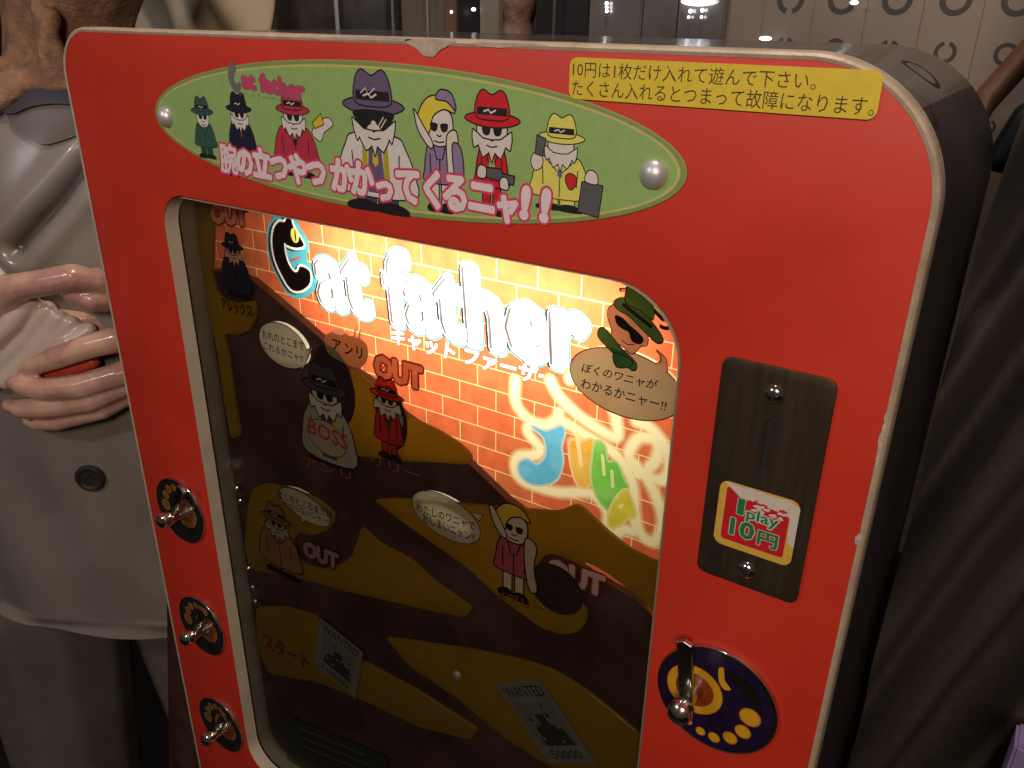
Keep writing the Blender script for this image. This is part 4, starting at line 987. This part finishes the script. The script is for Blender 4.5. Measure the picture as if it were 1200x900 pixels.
# finger nails
def nail(px, py, b, rx, rz, rot):
    c = SP(px, py, b); V = [SW((c[0], b + .0016, c[2]))]
    for k in range(14):
        t = 2 * pi * k / 14; x, z = rx * cos(t), rz * sin(t)
        V.append(SW((c[0] + x * cos(rot) - z * sin(rot), b - .0004, c[2] + x * sin(rot) + z * cos(rot))))
    return mesh('finger_nail', V, [(0, 1 + k, 1 + (k + 1) % 14) for k in range(14)], M_NAIL, statue, smooth=True)
for q_ in ((34, 431, hb + .0015, .006, .0042, .25), (21, 450, hb + .0035, .006, .0045, -.15), (17, 476, hb + .001, .0055, .0042, .05), (39, 494, hb - .006, .005, .0034, .1)): nail(*q_)
# trousers
def leg(p0, p1, p2, nm='trouser_leg'):
    return capsules(nm, [[p0, p1, p2]], M_TROUSER, statue, .006, 12)
l0 = SP(60, 740, -.40)
leg((SW((l0[0], -.41, .76)), .105), (SW((l0[0] - .01, -.40, .45)), .088), (SW((l0[0] - .02, -.40, .05)), .07))
l1 = SP(228, 740, -.45)
leg((SW((l1[0] + .0, -.46, .76)), .100), (SW((l1[0] + .03, -.46, .45)), .086), (SW((l1[0] + .05, -.46, .05)), .07))

# ================================================================== BACKGROUND
# beige coat hanging behind the top left corner
M_BCOAT = pmat('beige_cloth', (.34, .27, .185), .55, var=.25, scale=6, bump=.2, bscale=60, col2=(.40, .33, .24))
def cloth(name, x0, x1, z0, z1, Y, fn, mat, nx=120, nz=80, label=None, cat=None, edge=None):
    V = []; Fc = []
    for j in range(nz + 1):
        for i in range(nx + 1):
            x = x0 + (x1 - x0) * i / nx; z = z0 + (z1 - z0) * j / nz
            if edge: x, z = edge(i / nx, j / nz, x, z)
            V.append((x, Y + fn(x, z), z))
    for j in range(nz):
        for i in range(nx):
            a = j * (nx + 1) + i; Fc.append((a, a + 1, a + nx + 2, a + nx + 1))
    n0 = len(V); V += [(x, y + .006, z) for x, y, z in V]
    Fc += [tuple(n0 + k for k in f[::-1]) for f in Fc]
    rim = [i for i in range(nx + 1)] + [j * (nx + 1) + nx for j in range(1, nz + 1)] + [nz * (nx + 1) + i for i in range(nx - 1, -1, -1)] + [j * (nx + 1) for j in range(nz - 1, 0, -1)]
    for a, b in zip(rim, rim[1:] + rim[:1]): Fc.append((b, a, n0 + a, n0 + b))
    o = mesh(name, V, Fc, mat, smooth=True); tag(o, label, cat); return o
cloth('hanging_coat', -.86, -.475, 1.0, 1.75, .34, lambda x, z: .030 * sin(18 * (x + .55 * (z - 1.46)) * 3.0 + .8) * .5 + .02 * sin(11 * (x - .3 * z) * 3) * .5, M_BCOAT,
      label='beige coat with dark slanting folds hanging behind the top left corner of the red machine', cat='coat')
# showcase of glass with dark contents
M_DARKBOX = pmat('showcase_black', (.012, .011, .012), .35)
M_MIRROR = pmat('smoked_glass_panel', (.21, .19, .185), .14, .55, var=.3, scale=14)
M_POST = pmat('grey_post', (.17, .145, .12), .45, var=.2, scale=20)
M_BACKP = pmat('showcase_back', (.075, .066, .064), .25, .3, var=.5, scale=9, col2=(.15, .13, .12))
M_CLEAR = M_GLASS
case = thing('glass_showcase', (-.18, .5, .9), 'dark glass showcase with bright vertical glints behind the middle of the red machine', 'showcase')
def bx(name, xpx0, xpx1, Y, mat, z0=.9, z1=1.9, dy=.01):
    a, b_ = P(xpx0, 20, Y)[0], P(xpx1, 20, Y)[0]; return box(name, (a, Y, z0), (b_, Y + dy, z1), mat, case, .001)
bx('back_panel', 255, 700, .52, M_BACKP)
bx('dark_pane', 262, 318, .46, pmat('pane_brown', (.16, .125, .10), .3, var=.3, scale=12, col2=(.09, .075, .065)))
bx('dark_pane', 320, 392, .47, pmat('pane_dark', (.085, .075, .070), .2, .4, var=.4, scale=16, col2=(.14, .12, .11)))
bx('glass_glint', 392, 395, .44, pmat('glass_glint', (.38, .38, .40), .15, var=.2), dy=.004)  # thin pale bars painted as vertical glints on the glass
bx('dark_pane', 396, 452, .475, pmat('pane_slate', (.085, .085, .092), .2, .4, var=.4, scale=22, col2=(.15, .14, .145)))
bx('glass_glint', 458, 460, .45, pmat('glass_glint_dim', (.16, .15, .155), .2, var=.2), dy=.004)
bx('post', 470, 521, .47, pmat('pane_taupe', (.115, .095, .078), .35, var=.2, scale=12))
bx('post', 521, 533, .465, pmat('post_redbrown', (.13, .07, .05), .4, var=.2, scale=30))
bx('dark_pane', 534, 561, .47, M_DARKBOX)
bx('post', 562, 584, .46, M_POST)
bx('dark_pane', 628, 689, .47, M_DARKBOX)
bx('glass_glint', 499, 500.5, .452, INK.get('x') or pmat('glass_glint_mid', (.26, .25, .26), .15, var=.2), dy=.004)
bx('glass_glint', 648, 649, .452, pmat('glass_glint_low', (.10, .095, .10), .15, var=.2), dy=.004)
# patterned pillar between the panes
pc = P(604, 20, .49)
lathe('carved_pillar', [(0, .022), (.1, .024)] + [(.1 + .012 * k, .021 + .003 * sin(k * 1.9)) for k in range(1, 66)], (pc[0], .49, .9), (0, 0, 1), pmat('red_brown_carving', (.17, .085, .055), .55, var=.4, scale=90, bump=.6, bscale=140, col2=(.10, .05, .04)), case, 24)
# smoked glass panel with small glowing dots added as lamp reflections
pan = thing('smoked_panel', (.0, .46, .9), 'smoky grey glass partition with bright lamp glints left of the eye test chart', 'partition')
for a, b_ in ((690, 752), (753, 793), (794, 850)):
    o = box('glass_sheet', (P(a, 20, .46)[0], .46, .9), (P(b_, 20, .46)[0] - .0006, .468, 1.9), M_MIRROR, pan, .0015)
M_GLINT, nt, N, L_ = newmat('glint_glow'); N.remove(N['Principled BSDF'])
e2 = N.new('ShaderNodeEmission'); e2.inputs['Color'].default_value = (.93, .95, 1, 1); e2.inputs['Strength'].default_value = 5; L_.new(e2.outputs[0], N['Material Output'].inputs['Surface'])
def glint(px, py, r, Y=.455, label='', el=1):
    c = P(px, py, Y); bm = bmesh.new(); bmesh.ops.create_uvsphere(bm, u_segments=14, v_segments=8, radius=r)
    me = bpy.data.meshes.new('lamp_glint'); 
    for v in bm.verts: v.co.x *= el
    bm.to_mesh(me); bm.free(); me.materials.append(M_GLINT); o = link(me, 'lamp_glint'); o.location = (c[0], Y, c[1]); tag(o, label, 'reflection', 'small lamp reflections behind the machine'); return o
for px, py, r, el, lab in ((711, 4, .0019, 1, 'topmost tiny lamp reflection of the column of three over the grey glass'), (711, 8.5, .0017, 1, 'middle tiny lamp reflection of the column of three over the grey glass'), (711, 13, .0017, 1, 'lowest tiny lamp reflection of the column of three over the grey glass'),
                      (818, 1.5, .0042, 4.2, 'long bright white lamp reflection at the top edge left of the eye chart'), (809, 13, .0019, 1, 'tiny lamp reflection under the left end of the long bright one'), (807, 20, .0014, 1, 'faint tiny lamp reflection, lowest on the left under the long one'), (823, 12, .0018, 1, 'tiny lamp reflection under the right end of the long bright one'), (822, 20, .0014, 1, 'faint tiny lamp reflection, lowest on the right under the long one'),
                      (555, 11, .0018, 1.7, 'small white lamp reflection in front of the black pane left of the grey post'), (529, 14, .0016, 1, 'small white lamp reflection on the reddish post left of the black pane')):
    glint(px, py, r, .455, lab, el)
# eye chart
chart = thing('eye_chart', (.2, .47, .95), 'large pale eye test chart with rows of black broken rings behind the machine', 'eye chart')
YC = .47
M_PAPER = pmat('chart_paper', (.205, .158, .123), .42, var=.10, scale=6, col2=(.15, .116, .09))
M_RING = ink('chart_ring', (.028, .020, .017)); M_RULE = ink('chart_rule', (.10, .070, .050))
ca = Art(); xa = P(851, 20, YC)[0]; ca.add([(xa, .95), (.62, .95), (.62, 1.75), (xa, 1.75)], M_PAPER)
cols = [926.6, 989, 1054, 1124.5, 1194]; zrow = P(1054, -.5, YC)[1]
pitch = (P(1194, 0, YC)[0] - P(926.6, 0, YC)[0]) / 4; xc0 = P(926.6, 0, YC)[0]
def ring(cx, cz, ro, gaps):
    ri = ro * .62; N_ = 48; polys = []
    for k in range(N_):
        t0, t1 = 2 * pi * k / N_, 2 * pi * (k + 1) / N_; tm = (t0 + t1) / 2
        if any(abs((tm - g_ + pi) % (2 * pi) - pi) < .27 for g_ in gaps): continue
        polys.append([(cx + ro * cos(t0), cz + ro * sin(t0)), (cx + ro * cos(t1), cz + ro * sin(t1)), (cx + ri * cos(t1), cz + ri * sin(t1)), (cx + ri * cos(t0), cz + ri * sin(t0))])
    return polys
rows = [(zrow + .062, .0165), (zrow, .0128), (zrow - .0415, .0092), (zrow - .074, .0072), (zrow - .10, .0058), (zrow - .126, .0048), (zrow - .152, .0042), (zrow - .178, .0038), (zrow - .204, .0034), (zrow - .23, .003), (zrow - .255, .003)]
rg = random.Random(5)
for ri_, (z, ro) in enumerate(rows):
    for k in range(9):
        gp_ = [(.5 * pi, 1.5 * pi), (0,), (pi * .5,), (pi * .5,), (0.,), (pi,), (pi * .25,), (pi * 1.25,), (pi * 1.5,)][k]
        if ri_ > 2: gp_ = (rg.choice((0, .5, 1, 1.5)) * pi,)
        ca.add(ring(xc0 + pitch * k, z, ro, gp_), M_RING)
for k in range(-1, 9):
    x = xc0 + pitch * (k + .48); ca.add(stroke([(x, .96), (x, 1.74)], .0009), M_RULE)
co = ca.build('chart_sheet', YC, chart)
box('chart_board', (xa - .001, YC + .001, .945), (.622, YC + .012, 1.752), M_POST, chart, .001)
glint(897, 45, .0019, .45, 'bright white lamp reflection at the rule of the eye chart above the machine top', 3.2)  # more glowing dots added as lamp reflections
glint(1001, 3, .0018, .45, 'small white lamp reflection in front of the second ring of the eye chart', 2)
# dark cloth on the right
M_DCLOTH = pmat('dark_brown_cloth', (.036, .026, .021), .9, var=.3, scale=9, bump=.35, bscale=160, col2=(.020, .016, .016))
def dfold(x, z):
    u = x * 125 - z * 34 + 1.6 * noise.noise((x * 5, z * 2.2, 7))
    return .019 * sin(u) + .013 * sin(u * .47 + 1) + .003 * sin(u * 2.3 + z * 3) + .006 * noise.noise((x * 24, z * 6, 0))
YD = .20
_e0, _e1 = P(1141, 300, YD), P(1200, 140, YD)
def dedge(i, j, x, z):
    zt_ = _e0[1] + (x - _e0[0]) * (_e1[1] - _e0[1]) / (_e1[0] - _e0[0])
    return x, .25 + (max(.5, min(zt_, 1.62)) - .25) * j
cloth('draped_cloth', .3155, .70, .25, 1.4, YD, dfold, M_DCLOTH, 320, 80, 'dark brown cloth with long soft folds hanging beside the right side of the machine', 'cloth', dedge)
# things glimpsed over it
oc = [P(1205, 62, .40), P(1160, 112, .40)]
o = tube('wooden_pole', [(oc[0][0] + .03, .40, oc[0][1] + .045), (oc[0][0], .40, oc[0][1]), (oc[1][0], .395, oc[1][1]), (oc[1][0] - .006, .39, oc[1][1] - .014)], .010, pmat('orange_wood', (.10, .040, .014), .5, var=.3, scale=40))
tag(o, 'orange brown wooden pole slanting in front of the eye chart at the right edge', 'pole')
dc = P(1190, 140, .41)
o = capsules('dark_bag', [[(Vector((dc[0] - .002, .41, dc[1] - .03)), .013), (Vector((dc[0] + .012, .41, dc[1] + .0)), .017), (Vector((dc[0] + .045, .41, dc[1] + .01)), .03)]], pmat('blue_black_cloth', (.016, .022, .030), .6, var=.3, scale=20), None, .003, 3)
tag(o, 'blue black bag under the orange pole at the right edge', 'bag')
a_, b_ = P(1189, 874, .12), P(1240, 874, .12)
o = box('purple_box', (a_[0], .12, a_[1] - .08), (b_[0], .145, a_[1]), pmat('pale_purple_card', (.20, .14, .30), .6, var=.2, scale=30), None, .002)
tag(o, 'pale purple box corner low down at the bottom right edge', 'box')
